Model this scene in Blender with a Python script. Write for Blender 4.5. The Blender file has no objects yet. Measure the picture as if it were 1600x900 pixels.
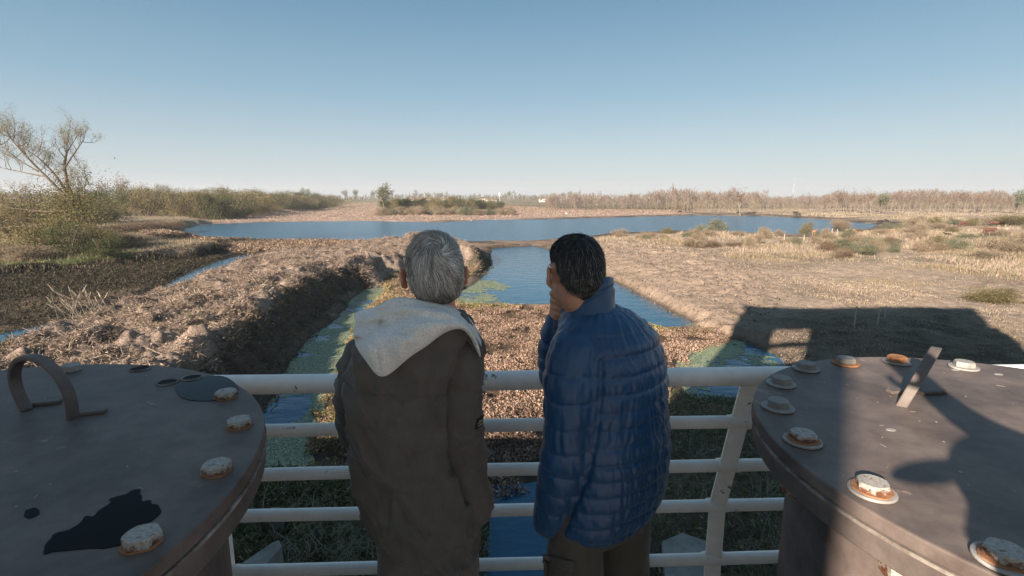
import bpy, math
import numpy as np
from mathutils import Vector, Matrix

R = math.radians
scene = bpy.context.scene
col = scene.collection

# ------------------------------------------------------------------ camera
H = 8.5                      # eye height above the water
DK = H - 1.8                 # walkway level
TH = math.atan(142 / 800.0)  # camera pitch below the horizon
cam_d = bpy.data.cameras.new("camera")
cam = bpy.data.objects.new("camera", cam_d); col.objects.link(cam)
cam_d.sensor_width = 36.0
cam_d.lens = 18.0
cam_d.clip_start = 0.05
cam_d.clip_end = 20000
cam.location = (0, 0, H)
cam.rotation_euler = (math.pi / 2 - TH, 0, 0)
scene.camera = cam

# ------------------------------------------------------------------ light
SUN_AZ, SUN_EL = 33.0, 20.0        # light travels towards +y and +x
world = bpy.data.worlds.new("World"); scene.world = world
world.use_nodes = True
wn = world.node_tree.nodes; wl = world.node_tree.links
wn.clear()
sky = wn.new("ShaderNodeTexSky"); sky.sky_type = 'NISHITA'; sky.sun_disc = False
sky.sun_elevation = R(SUN_EL)
sky.sun_rotation = R(180 + SUN_AZ)
sky.altitude = 50; sky.air_density = 1.0; sky.dust_density = 0.6; sky.ozone_density = 1.0
hsv = wn.new("ShaderNodeHueSaturation"); hsv.inputs['Saturation'].default_value = 0.85
hsv.inputs['Value'].default_value = 0.045
tcw = wn.new("ShaderNodeTexCoord"); sepw = wn.new("ShaderNodeSeparateXYZ"); air = wn.new("ShaderNodeValToRGB")
_e = air.color_ramp.elements
for i, (z, c) in enumerate(((0.0, (.64, .675, .71)), (.08, (.50, .62, .69)), (.18, (.29, .48, .62)), (.33, (.140, .315, .475)), (1.0, (.15, .27, .42)))):
    q = _e[i] if i < 2 else _e.new(z)
    q.position = z; q.color = (*[k * .36 for k in c], 1)
mixw = wn.new("ShaderNodeMix"); mixw.data_type = 'RGBA'; mixw.inputs[0].default_value = 0.82
bg = wn.new("ShaderNodeBackground"); bg.inputs[1].default_value = 1.0
wo = wn.new("ShaderNodeOutputWorld")
wl.new(sky.outputs[0], hsv.inputs['Color']); wl.new(tcw.outputs['Generated'], sepw.inputs[0]); wl.new(sepw.outputs['Z'], air.inputs[0])
wl.new(hsv.outputs[0], mixw.inputs[6]); wl.new(air.outputs[0], mixw.inputs[7]); wl.new(mixw.outputs[2], bg.inputs[0]); wl.new(bg.outputs[0], wo.inputs[0])
sun_d = bpy.data.lights.new("sun", 'SUN'); sun_d.energy = 5.0; sun_d.angle = R(0.5)
sun_d.color = (1.0, 0.87, 0.73)
sun = bpy.data.objects.new("sun", sun_d); col.objects.link(sun)
sun.location = (-20, -30, 40)
trav = Vector((math.sin(R(SUN_AZ)) * math.cos(R(SUN_EL)), math.cos(R(SUN_AZ)) * math.cos(R(SUN_EL)), -math.sin(R(SUN_EL))))
sun.rotation_euler = trav.to_track_quat('-Z', 'Y').to_euler()
vs = scene.view_settings
vs.view_transform = 'Standard'; vs.look = 'None'; vs.gamma = 1.0
vs.exposure = 1.45

# ------------------------------------------------------------------ helpers
def ray(px, py):
    v = (450 - py) / 800.0
    return np.array([(px - 800) / 800.0, math.cos(TH) + v * math.sin(TH), -math.sin(TH) + v * math.cos(TH)])
def G(px, py, z):                   # world point at height z
    d = ray(px, py); return np.array([0, 0, H]) + d * ((z - H) / d[2])
def P(px, py, y):                   # world point at distance y
    d = ray(px, py); return np.array([0, 0, H]) + d * (y / d[1])

def tag(o, label=None, cat=None, group=None, kind=None):
    if label: o['label'] = label
    if cat: o['category'] = cat
    if group: o['group'] = group
    if kind: o['kind'] = kind
    return o
def empty(name, loc, label=None, cat=None, group=None, rz=0.0):
    o = bpy.data.objects.new(name, None); col.objects.link(o)
    o.location = tuple(loc); o.rotation_euler = (0, 0, rz); o.empty_display_size = 0.2
    return tag(o, label, cat, group)
def link(name, me, mat=None, parent=None):
    o = bpy.data.objects.new(name, me); col.objects.link(o)
    if mat is not None:
        me.materials.clear(); me.materials.append(mat)
    if parent is not None:
        o.parent = parent
        o.matrix_parent_inverse = Matrix.Identity(4)
    return o

def mesh_np(name, V, F, cols=None, smooth=False):
    """V (n,3); F list of arrays (m,3) / (m,4)."""
    if isinstance(F, np.ndarray): F = [F]
    V = np.asarray(V, np.float32)
    me = bpy.data.meshes.new(name)
    me.vertices.add(len(V)); me.vertices.foreach_set('co', V.ravel())
    idx = np.concatenate([np.asarray(f, np.int32).ravel() for f in F])
    tot = np.concatenate([np.full(len(f), f.shape[1], np.int32) for f in F])
    st = np.concatenate([[0], np.cumsum(tot)[:-1]]).astype(np.int32)
    me.loops.add(len(idx)); me.loops.foreach_set('vertex_index', idx)
    me.polygons.add(len(tot)); me.polygons.foreach_set('loop_start', st)
    me.polygons.foreach_set('use_smooth', np.full(len(tot), smooth))
    me.update(calc_edges=True); me.validate()
    if cols is not None:
        a = me.color_attributes.new('Col', 'FLOAT_COLOR', 'POINT')
        c = np.ones((len(V), 4), np.float32); c[:, :3] = cols
        a.data.foreach_set('color', c.ravel())
    return me

class MB:
    """collects quads / polys of one part"""
    def __init__(s): s.V = []; s.F = []; s.C = []
    def add(s, V, F, c=None):
        o = len(s.V)
        s.V += [tuple(map(float, v)) for v in V]; s.F += [tuple(i + o for i in f) for f in F]
        s.C += [c] * len(V)
    def box(s, c, d, rz=0.0, taper=1.0):
        x, y, z = [q / 2 for q in d]
        V = []
        for sz in (-1, 1):
            t = taper if sz > 0 else 1.0
            for sx, sy in ((-1, -1), (1, -1), (1, 1), (-1, 1)):
                X, Y = sx * x * t, sy * y * t
                V.append((c[0] + X * math.cos(rz) - Y * math.sin(rz), c[1] + X * math.sin(rz) + Y * math.cos(rz), c[2] + sz * z))
        s.add(V, [(3, 2, 1, 0), (4, 5, 6, 7), (0, 1, 5, 4), (1, 2, 6, 5), (2, 3, 7, 6), (3, 0, 4, 7)])
    def prism(s, poly, z0, z1):
        n = len(poly)
        V = [(p[0], p[1], z0) for p in poly] + [(p[0], p[1], z1) for p in poly]
        s.add(V, [tuple(range(n))[::-1], tuple(range(n, 2 * n))] + [(i, (i + 1) % n, (i + 1) % n + n, i + n) for i in range(n)])
    def tube(s, pts, rad, n=10, caps=True):
        V, F = tube_arr(pts, rad, n, caps)
        s.add(V, F)
    def build(s, name, mat, parent=None, smooth=False, bevel=0, seg=2):
        me = bpy.data.meshes.new(name); me.from_pydata(s.V, [], s.F); me.update()
        if smooth: me.polygons.foreach_set('use_smooth', [True] * len(me.polygons))
        o = link(name, me, mat, parent)
        if bevel:
            m = o.modifiers.new('bevel', 'BEVEL'); m.width = bevel; m.segments = seg; m.limit_method = 'ANGLE'; m.angle_limit = R(35)
        return o

def tube_arr(pts, rad, n=10, caps=True):
    pts = np.asarray(pts, float); k = len(pts)
    rad = np.full(k, rad, float) if np.isscalar(rad) else np.asarray(rad, float)
    T = np.gradient(pts, axis=0); T /= np.linalg.norm(T, axis=1)[:, None] + 1e-12
    up = np.array([0, 0, 1.0]) if abs(T[0][2]) < 0.9 else np.array([1.0, 0, 0])
    V = []; a = np.linspace(0, 2 * np.pi, n, endpoint=False)
    u = np.cross(T[0], up); u /= np.linalg.norm(u)
    for i in range(k):
        u = u - T[i] * np.dot(u, T[i]); u /= np.linalg.norm(u); w = np.cross(T[i], u)
        V += list(pts[i] + rad[i] * (np.cos(a)[:, None] * u + np.sin(a)[:, None] * w))
    F = []
    for i in range(k - 1):
        for j in range(n):
            F.append((i * n + j, i * n + (j + 1) % n, (i + 1) * n + (j + 1) % n, (i + 1) * n + j))
    if caps:
        F.append(tuple(range(n))[::-1]); F.append(tuple(range((k - 1) * n, k * n)))
    return V, F

def catmull(pts, m=6):
    """rows may carry extra columns such as a radius"""
    p = np.asarray(pts, float); out = []
    q = np.vstack([2 * p[0] - p[1], p, 2 * p[-1] - p[-2]])
    for i in range(1, len(q) - 2):
        for t in np.linspace(0, 1, m, endpoint=False):
            out.append(0.5 * (2 * q[i] + (q[i + 1] - q[i - 1]) * t + (2 * q[i - 1] - 5 * q[i] + 4 * q[i + 1] - q[i + 2]) * t * t + (3 * q[i] - q[i - 1] - 3 * q[i + 1] + q[i + 2]) * t ** 3))
    out.append(p[-1]); return np.array(out)

def limb(rows, n=16, m=6):
    """rounded closed tube: rows of x,y,z,r"""
    c = catmull(rows, m); pts, r = c[:, :3], np.maximum(c[:, 3], 1e-4)
    d0 = pts[0] - pts[1]; d0 /= np.linalg.norm(d0); d1 = pts[-1] - pts[-2]; d1 /= np.linalg.norm(d1)
    h = [(1.0, .0), (.92, .4), (.7, .72), (.3, .95)]
    pre = [(pts[0] + d0 * r[0] * b, r[0] * a) for a, b in h[:0:-1]]
    post = [(pts[-1] + d1 * r[-1] * b, r[-1] * a) for a, b in h[1:]]
    pts = np.vstack([[q[0] for q in pre], pts, [q[0] for q in post]])
    r = np.concatenate([[q[1] for q in pre], r, [q[1] for q in post]])
    return tube_arr(pts, r, n, True)

def ellipsoid(c, r, rot=None, nu=24, nv=14):
    V = []; F = []
    for i in range(nv + 1):
        t = math.pi * i / nv
        for j in range(nu):
            p = 2 * math.pi * j / nu
            v = np.array([r[0] * math.sin(t) * math.cos(p), r[1] * math.sin(t) * math.sin(p), r[2] * math.cos(t)])
            V.append(v)
    V = np.array(V)
    if rot is not None: V = V @ np.array(rot).T
    V = V + np.array(c)
    for i in range(nv):
        for j in range(nu):
            a, b, cc, d = i * nu + j, i * nu + (j + 1) % nu, (i + 1) * nu + (j + 1) % nu, (i + 1) * nu + j
            if i == 0: F.append((a, d, cc))
            elif i == nv - 1: F.append((a, d, b))
            else: F.append((a, d, cc, b))
    # merge the poles
    keep = list(range(nu - 1, nu * nv + 1)); m = {}
    for i in range(nu): m[i] = 0
    for i in range(nu, nu * nv): m[i] = i - nu + 1
    for i in range(nu * nv, nu * (nv + 1)): m[i] = nu * (nv - 1) + 1
    V2 = np.vstack([V[0:1], V[nu:nu * nv], V[nu * nv:nu * nv + 1]])
    F2 = [tuple(m[i] for i in f) for f in F]
    return V2, F2

def loft(rings, n=40):
    """rings: (cx,cy,z,a,b,yaw,power[,tiltx,tilty]) -> closed body"""
    V = []; F = []; t = np.linspace(0, 2 * np.pi, n, endpoint=False)
    for rg in rings:
        cx, cy, z, a, b, yaw, pw = rg[:7]; tx, ty = (rg[7], rg[8]) if len(rg) > 7 else (0, 0)
        c, s = np.cos(t), np.sin(t)
        X = a * np.sign(c) * np.abs(c) ** (2 / pw); Y = b * np.sign(s) * np.abs(s) ** (2 / pw)
        x = X * math.cos(yaw) - Y * math.sin(yaw); y = X * math.sin(yaw) + Y * math.cos(yaw)
        V += list(np.stack([cx + x, cy + y, z + tx * x + ty * y], 1))
    k = len(rings)
    for i in range(k - 1):
        for j in range(n):
            F.append((i * n + j, i * n + (j + 1) % n, (i + 1) * n + (j + 1) % n, (i + 1) * n + j))
    F.append(tuple(range(n))[::-1]); F.append(tuple(range((k - 1) * n, k * n)))
    return V, F

def remesh(parts, voxel, smooth=2):
    """union of closed shapes as one continuous mesh -> V, F(quads)"""
    V = []; F = []
    for v, f in parts:
        o = len(V); V += [tuple(map(float, q)) for q in v]; F += [tuple(i + o for i in g) for g in f]
    me = bpy.data.meshes.new('tmp'); me.from_pydata(V, [], F); me.update()
    o = bpy.data.objects.new('tmp', me); col.objects.link(o)
    m = o.modifiers.new('r', 'REMESH'); m.mode = 'VOXEL'; m.voxel_size = voxel; m.adaptivity = 0
    if smooth:
        s = o.modifiers.new('s', 'SMOOTH'); s.iterations = smooth; s.factor = 0.5
    dg = bpy.context.evaluated_depsgraph_get()
    ev = o.evaluated_get(dg); m2 = bpy.data.meshes.new_from_object(ev)
    bpy.data.objects.remove(o); bpy.data.meshes.remove(me)
    return m2
def get_v(me):
    a = np.empty(len(me.vertices) * 3, np.float32); me.vertices.foreach_get('co', a); return a.reshape(-1, 3).astype(float)
def get_n(me):
    a = np.empty(len(me.vertices) * 3, np.float32); me.vertices.foreach_get('normal', a); return a.reshape(-1, 3).astype(float)
def set_v(me, V, smooth=True):
    me.vertices.foreach_set('co', V.astype(np.float32).ravel())
    me.polygons.foreach_set('use_smooth', [smooth] * len(me.polygons)); me.update()
def set_c(me, cols):
    a = me.color_attributes.new('Col', 'FLOAT_COLOR', 'POINT')
    c = np.ones((len(me.vertices), 4), np.float32); c[:, :3] = cols
    a.data.foreach_set('color', c.ravel())

# value noise
def _h(ix, iy, iz, s):
    n = (ix.astype(np.int64) * 374761393 + iy.astype(np.int64) * 668265263 + iz.astype(np.int64) * 2147483647 + s * 1274126177) & 0xffffffff
    n = ((n ^ (n >> 13)) * 1274126177) & 0xffffffff
    n = (n ^ (n >> 16)) & 0xffffffff
    return n / 4294967295.0
def vn3(x, y, z, s=0):
    ix, iy, iz = np.floor(x), np.floor(y), np.floor(z); fx, fy, fz = x - ix, y - iy, z - iz
    fx, fy, fz = [f * f * (3 - 2 * f) for f in (fx, fy, fz)]
    r = 0
    for dx in (0, 1):
        for dy in (0, 1):
            for dz in (0, 1):
                w = (fx if dx else 1 - fx) * (fy if dy else 1 - fy) * (fz if dz else 1 - fz)
                r = r + w * _h(ix + dx, iy + dy, iz + dz, s)
    return r * 2 - 1
def vn2(x, y, s=0):
    ix, iy = np.floor(x), np.floor(y); fx, fy = x - ix, y - iy
    fx, fy = fx * fx * (3 - 2 * fx), fy * fy * (3 - 2 * fy); z = np.zeros_like(ix)
    a, b, c, d = _h(ix, iy, z, s), _h(ix + 1, iy, z, s), _h(ix, iy + 1, z, s), _h(ix + 1, iy + 1, z, s)
    return ((a * (1 - fx) + b * fx) * (1 - fy) + (c * (1 - fx) + d * fx) * fy) * 2 - 1
def fbm2(x, y, sc, oct=4, s=0, g=0.5):
    r = 0; a = 1.0; x = x / sc; y = y / sc
    for i in range(oct):
        r = r + a * vn2(x, y, s + i * 17); x = x * 2.03 + 11.3; y = y * 2.03 - 7.1; a *= g
    return r
def sstep(a, b, x):
    t = np.clip((x - a) / (b - a), 0, 1); return t * t * (3 - 2 * t)
def sdf(x, y, poly):
    """signed distance, negative inside"""
    p = np.asarray(poly, float); d = np.full(x.shape, 1e18); ins = np.zeros(x.shape, bool)
    for i in range(len(p)):
        ax, ay = p[i]; bx, by = p[(i + 1) % len(p)]
        ex, ey = bx - ax, by - ay; wx, wy = x - ax, y - ay
        t = np.clip((wx * ex + wy * ey) / (ex * ex + ey * ey + 1e-12), 0, 1)
        d = np.minimum(d, (wx - t * ex) ** 2 + (wy - t * ey) ** 2)
        c = ((ay > y) != (by > y)) & (x < (bx - ax) * (y - ay) / (by - ay + 1e-12) + ax)
        ins ^= c
    d = np.sqrt(d); return np.where(ins, -d, d)

# ------------------------------------------------------------------ materials
def nodes(name):
    m = bpy.data.materials.new(name); m.use_nodes = True
    nt = m.node_tree; b = nt.nodes['Principled BSDF']
    return m, nt.nodes, nt.links, b
def ramp(N, stops):
    r = N.new('ShaderNodeValToRGB'); e = r.color_ramp.elements
    e[0].position, e[0].color = stops[0][0], (*stops[0][1], 1); e[1].position, e[1].color = stops[1][0], (*stops[1][1], 1)
    for p, c in stops[2:]:
        q = e.new(p); q.color = (*c, 1)
    return r
def noise_tex(N, L, scale, detail=4, rough=0.55, coord='Object', dist=0.0, vec_scale=None):
    tc = N.new('ShaderNodeTexCoord'); t = N.new('ShaderNodeTexNoise')
    t.inputs['Scale'].default_value = scale; t.inputs['Detail'].default_value = detail
    t.inputs['Roughness'].default_value = rough; t.inputs['Distortion'].default_value = dist
    if vec_scale:
        mp = N.new('ShaderNodeMapping'); mp.inputs['Scale'].default_value = vec_scale
        L.new(tc.outputs[coord], mp.inputs['Vector']); L.new(mp.outputs[0], t.inputs['Vector'])
    else: L.new(tc.outputs[coord], t.inputs['Vector'])
    return t
def bump(N, L, b, tex_out, strength, dist=0.01, prev=None):
    bp = N.new('ShaderNodeBump'); bp.inputs['Strength'].default_value = strength; bp.inputs['Distance'].default_value = dist
    L.new(tex_out, bp.inputs['Height'])
    if prev is not None: L.new(prev.outputs[0], bp.inputs['Normal'])
    L.new(bp.outputs[0], b.inputs['Normal']); return bp
def simple(name, c1, c2, scale=8, rough=0.8, bmp=0.3, bscale=60, bdist=0.005, metal=0.0, spec=0.5, lo=0.35, hi=0.65):
    m, N, L, b = nodes(name)
    t = noise_tex(N, L, scale, 6); r = ramp(N, [(lo, c1), (hi, c2)])
    L.new(t.outputs['Fac'], r.inputs[0]); L.new(r.outputs[0], b.inputs['Base Color'])
    b.inputs['Roughness'].default_value = rough; b.inputs['Metallic'].default_value = metal
    b.inputs['Specular IOR Level'].default_value = spec
    if bmp:
        t2 = noise_tex(N, L, bscale, 4); bump(N, L, b, t2.outputs['Fac'], bmp, bdist)
    return m
def attr_mat(name, rough=0.8, spec=0.3, transl=0.0, var=None):
    """colour from the mesh's own colour attribute"""
    m, N, L, b = nodes(name)
    a = N.new('ShaderNodeAttribute'); a.attribute_name = 'Col'
    L.new(a.outputs['Color'], b.inputs['Base Color'])
    b.inputs['Roughness'].default_value = rough; b.inputs['Specular IOR Level'].default_value = spec
    if transl:
        o = N['Material Output']; tr = N.new('ShaderNodeBsdfTranslucent'); mx = N.new('ShaderNodeMixShader')
        mx.inputs[0].default_value = transl
        L.new(a.outputs['Color'], tr.inputs[0]); L.new(b.outputs[0], mx.inputs[1]); L.new(tr.outputs[0], mx.inputs[2]); L.new(mx.outputs[0], o.inputs[0])
    return m
M = {}
# ------------------------------------------------------------------ ground and water
def gp(pts, z=0.0): return np.array([G(x, y, z)[:2] for x, y in pts])
LAKE = gp([(285, 361), (300, 353), (330, 350), (420, 347), (560, 345), (680, 347.5), (760, 343.5), (860, 342.5), (960, 340), (1080, 336.5),
           (1200, 338), (1290, 343.5), (1372, 350.5), (1362, 357), (1300, 361), (1250, 367), (1150, 364), (1060, 361), (960, 364), (900, 371), (830, 376.5),
           (720, 377.5), (600, 378.5), (480, 378), (400, 376.5), (320, 373)])
POND = gp([(768, 389), (800, 386), (832, 384.5), (862, 392), (900, 408), (940, 428), (966, 445), (1000, 463), (1040, 484), (1090, 506), (1070, 511), (1034, 512),
           (960, 500), (900, 484), (862, 478), (760, 478), (700, 470), (722, 452), (752, 437), (766, 415)])
CANAL = gp([(606, 444), (572, 450), (548, 470), (522, 497), (482, 538), (452, 574), (430, 610), (395, 660), (350, 730), (470, 736), (485, 690),
            (505, 640), (528, 590), (540, 545), (556, 515), (580, 485), (608, 456)])
DITCH = gp([(386, 397), (330, 411), (270, 437), (243, 455), (120, 497), (0, 521), (-250, 575), (-250, 640), (0, 548), (150, 497), (265, 458), (345, 429), (404, 400)])
NEARW = gp([(770, 757), (900, 748), (930, 800), (900, 1000), (700, 1000), (740, 880), (748, 800)])
WEEDW = gp([(1046, 596), (1060, 570), (1100, 545), (1150, 534), (1215, 560), (1235, 610), (1160, 632), (1080, 628)])
MIDTOP = gp([(-400, 680), (-120, 588), (0, 549), (100, 510), (200, 474), (300, 439), (380, 409), (430, 394), (520, 386), (600, 373), (655, 367), (700, 370),
             (745, 385), (730, 394), (680, 402), (630, 406), (600, 412), (560, 408), (500, 420), (440, 452), (385, 484), (332, 524), (290, 562), (200, 640), (60, 800), (-300, 900)], 2.3)
LEFTL = gp([(-900, 520), (-300, 437), (0, 412), (120, 403), (220, 395), (300, 388), (336, 381), (300, 371), (255, 360), (290, 352), (330, 341),
            (520, 327), (560, 316), (560, 311), (-2000, 311)], 1.5)
RIGHTL = gp([(860, 380), (905, 374), (960, 366), (1060, 363.5), (1150, 366), (1250, 369), (1310, 363), (1380, 356), (1420, 345), (1300, 338), (1200, 333), (1080, 331), (1080, 316), (3500, 316),
             (3500, 900), (1040, 1000), (1040, 760), (1090, 640), (1160, 620), (1240, 600), (1215, 556), (1140, 520), (1100, 502), (1000, 455), (950, 425), (890, 396)], 0.8)
MOUND = gp([(900, 392), (940, 378), (1000, 378), (1080, 388), (1180, 420), (1230, 450), (1200, 478), (1160, 500), (1110, 496), (1050, 470), (980, 432)], 1.0)
MAT = gp([(578, 462), (612, 432), (650, 424), (700, 418), (740, 420), (715, 450), (700, 474), (860, 482), (1035, 515), (1100, 515), (1145, 528), (1095, 545), (1050, 590), (1000, 700), (940, 760), (800, 762), (745, 770), (480, 745),
          (500, 660), (535, 590), (548, 530)], 0.2)                       # water plants between canal and pond
SHORE = gp([(225, 372), (300, 374), (400, 378), (600, 379.5), (600, 384), (470, 391), (380, 396), (320, 388), (250, 384)], 0.2)
FARSH = gp([(300, 349), (420, 345), (680, 345), (860, 340), (1080, 334), (1060, 328), (900, 326), (800, 322), (620, 318), (560, 316), (500, 326), (400, 336), (300, 341)], 0.3)
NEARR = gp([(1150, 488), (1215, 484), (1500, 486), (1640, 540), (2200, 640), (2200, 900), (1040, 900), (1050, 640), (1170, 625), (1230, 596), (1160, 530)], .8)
DARKB = gp([(-100, 436), (0, 424), (120, 413), (220, 403), (335, 388), (345, 402), (330, 410), (270, 436), (240, 456), (120, 494), (-100, 545)], .8)
GREENB = gp([(-60, 420), (0, 413), (120, 404), (200, 398), (200, 392), (90, 397), (-60, 405)], 1.5)

def ground_h(x, y):
    d = np.hypot(x, y)
    h = 0.32 + 0.10 * fbm2(x, y, 3.0, 3, 5)
    n1 = fbm2(x, y, 6.0, 4, 11); n2 = fbm2(x, y, 1.1, 4, 23); n3 = fbm2(x, y, 30.0, 3, 31)
    s = sdf(x, y, RIGHTL); wr = sstep(1.0, -6.0, s + 1.2 * n1)
    h = h * (1 - wr) + wr * (0.85 + 0.22 * n1 + 0.08 * n2 + 0.3 * n3)
    s = sdf(x, y, MOUND); wm = sstep(2.0, -4.0, s + 1.0 * n1)
    h = h + wm * (0.42 + 0.22 * np.abs(fbm2(x, y, 6.5, 3, 71)) + 0.10 * n2)
    s = sdf(x, y, LEFTL); wl_ = sstep(1.5, -0.4, s + 0.7 * n1 + 0.25 * n2)
    h = h * (1 - wl_) + wl_ * (1.55 + 0.25 * n3 + 0.12 * n2)
    s = sdf(x, y, MIDTOP); wb = sstep(2.3, -0.35, s + 0.55 * n1 + 0.3 * n2)
    top = 2.25 + 0.20 * n1 + 0.17 * n2 + 0.26 * np.abs(fbm2(x, y, 0.7, 4, 91)) + .25 * np.abs(fbm2(x, y, 2.4, 3, 93))
    # wheel ruts running along the bank
    along = (x + 15.5) - 0.02 * (y - 20)
    rut = np.exp(-((along - 0.6 * np.sin(y * 0.05)) / 0.45) ** 2) + np.exp(-((along + 2.6 - 0.6 * np.sin(y * 0.05)) / 0.5) ** 2)
    top = top - 0.3 * rut * (d < 95)
    heap = np.exp(-(((x + 15.5) / 5.0) ** 2 + ((y - 90) / 6.0) ** 2)) * 0.7
    h = h * (1 - wb) + wb * (top + heap)
    # dry water plants lie in a low mat
    s = sdf(x, y, MAT); h = np.minimum(h, 0.16 + 0.10 * n2 + 0.06 * n1 + 0.8 * np.maximum(s - .2, 0) * (1 + .5 * n2))
    s = sdf(x, y, FARSH); w = sstep(3, -5, s); h = h * (1 - w) + w * (0.25 + 0.1 * n1)
    for poly, bl, am in ((LAKE, 3.0, 1.0), (POND, 0.9, 0.35), (CANAL, 0.7, 0.3), (DITCH, 1.2, 0.3), (NEARW, 0.8, 0.4), (WEEDW, 1.2, 0.5)):
        s = sdf(x, y, poly) + am * n1 * 0.8 + 0.15 * am * n2
        if poly is CANAL or poly is POND: h = np.where(s > 0, np.minimum(h, .04 + 1.15 * s + .25 * np.maximum(n2, 0) * np.minimum(s, 1)), h)
        h = np.where(s > 0, h * sstep(-0.1, bl, s) , -0.5 * sstep(0, 1.2, -s))
    far = sstep(250, 1500, d)
    h = h * (1 - far) + far * (1.2 + 0.8 * n3)
    return h

def make_ground():
    ny, nx = 1150, 820
    yy = np.concatenate([np.linspace(-60, 2.0, 30)[:-1], 2.0 + (np.geomspace(4.0, 3000, ny) - 4.0)])
    tt = np.linspace(-1.28, 1.28, nx); tt = np.sign(tt) * np.abs(tt / 1.28) ** 1.0 * 1.28
    Y, T = np.meshgrid(yy, tt, indexing='ij')
    X = T * (np.maximum(Y, 0) * 1.0 + 10.0) * np.where(Y < 0, 1 + (-Y) * 0.05, 1.0)
    x, y = X.ravel(), Y.ravel()
    z = ground_h(x, y)
    z = np.where(y < 1.5, 0.3, z)
    n = len(yy)
    i = np.arange(n - 1)[:, None] * nx + np.arange(nx - 1)[None]
    i = i.ravel(); F = np.stack([i, i + 1, i + nx + 1, i + nx], 1)
    # --- soil colours, with shade painted into two zones
    n1 = fbm2(x, y, 5.0, 4, 41); n2 = fbm2(x, y, 0.9, 4, 43); n3 = fbm2(x, y, 22.0, 4, 47)
    def C(*c): return np.array(c)[None, :]
    def mix(a, b, w): return a * (1 - w[:, None]) + b * w[:, None]
    mud, dry, sand, straw, grass, moss = C(.075, .058, .045), C(.24, .172, .125), C(.36, .265, .20), C(.35, .265, .20), C(.21, .175, .105), C(.10, .14, .04)
    c = mix(mud + 0 * x[:, None], dry, sstep(-0.6, 0.5, n1 + 0.5 * n2))
    w = sstep(2, -4, sdf(x, y, RIGHTL) + n1)
    land = mix(straw + 0 * x[:, None], grass, sstep(0.0, 0.9, n3 + 0.4 * n1) * 0.75)
    land = mix(land, dry, sstep(0.25, 0.9, n1 - 0.3 * n3) * 0.6)
    c = mix(c, land, w)
    c = mix(c, sand * (1 + 0.12 * n2[:, None]), sstep(3, -3, sdf(x, y, MOUND) + 1.5 * n1) * 0.9)
    w = sstep(1.0, -2, sdf(x, y, LEFTL) + n1)
    c = mix(c, mix(straw * 0.85 + 0 * x[:, None], grass, sstep(-0.3, 0.5, n1)), w)
    c = mix(c, moss + 0 * c, sstep(1.0, -1.0, sdf(x, y, GREENB) + n1) * 0.9)
    sl = sdf(x, y, LEFTL) + .5 * n1; c = mix(c, C(.030, .024, .018) * (1 + .3 * n2[:, None]), sstep(-.3, .5, sl) * sstep(24, 17, sl) * (x < -8) * (sdf(x, y, MIDTOP) > 2.6) * (y > 20) * (y < 88))  # very dark tone painted on the left bank, standing in for shade
    sb = sdf(x, y, MIDTOP) + 0.5 * n1
    c = mix(c, mix(mud * 1.1 + 0 * x[:, None], C(.10, .085, .05) + 0 * c, sstep(-.2, .6, n2)), sstep(3.2, 2.2, sb))
    c = mix(c, mix(C(.32, .24, .19) + 0 * c, C(.14, .105, .08) + 0 * c, sstep(-.1, .7, n2 + 0.3 * n1)), sstep(0.5, -0.4, sb))
    c = mix(c, C(.36, .255, .195) * (1 + 0.1 * n3[:, None]), sstep(6, -4, sdf(x, y, FARSH) + 3 * n3))
    c = mix(c, C(.20, .14, .10) + 0 * c, sstep(1, -1, sdf(x, y, SHORE)))
    c = mix(c, C(.12, .08, .05) + 0 * c, (sdf(x, y, MAT) < 0.3) * 1.0)
    c = mix(c, C(.085, .068, .05) + 0 * c, sstep(2, -3, sdf(x, y, NEARR) + 2 * n1) * (.55 + .3 * sstep(-.3, .3, n2)))  # near right soil darkened to deepen the cast shadow there
    wet = sstep(0.22, 0.02, z) * (np.hypot(x, y) < 130)
    c = mix(c, mud + 0 * c, wet * 0.8)
    far = sstep(260, 700, np.hypot(x, y))
    c = mix(c, mix(C(.26, .2, .12) + 0 * c, C(.12, .12, .06) + 0 * c, sstep(-.4, .5, n3)), far)
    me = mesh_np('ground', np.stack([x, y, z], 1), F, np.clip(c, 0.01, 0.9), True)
    m, N, L, b = nodes('soil')
    a = N.new('ShaderNodeAttribute'); a.attribute_name = 'Col'
    t = noise_tex(N, L, 1.7, 8, 0.68); t2 = noise_tex(N, L, 9.0, 5, 0.7)
    mr = N.new('ShaderNodeMapRange'); mr.inputs[1].default_value = 0.3; mr.inputs[2].default_value = 0.7; mr.inputs[3].default_value = 0.62; mr.inputs[4].default_value = 1.32
    L.new(t.outputs['Fac'], mr.inputs[0])
    mx = N.new('ShaderNodeMix'); mx.data_type = 'RGBA'; mx.blend_type = 'MULTIPLY'; mx.inputs[0].default_value = 1.0
    L.new(a.outputs['Color'], mx.inputs[6]); L.new(mr.outputs[0], mx.inputs[7]); L.new(mx.outputs[2], b.inputs['Base Color'])
    b.inputs['Roughness'].default_value = 0.95; b.inputs['Specular IOR Level'].default_value = 0.15
    bp = bump(N, L, b, t.outputs['Fac'], 0.9, 0.35); bump(N, L, b, t2.outputs['Fac'], 0.8, 0.12, bp)
    tag(link('ground', me, m), kind='structure')

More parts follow.
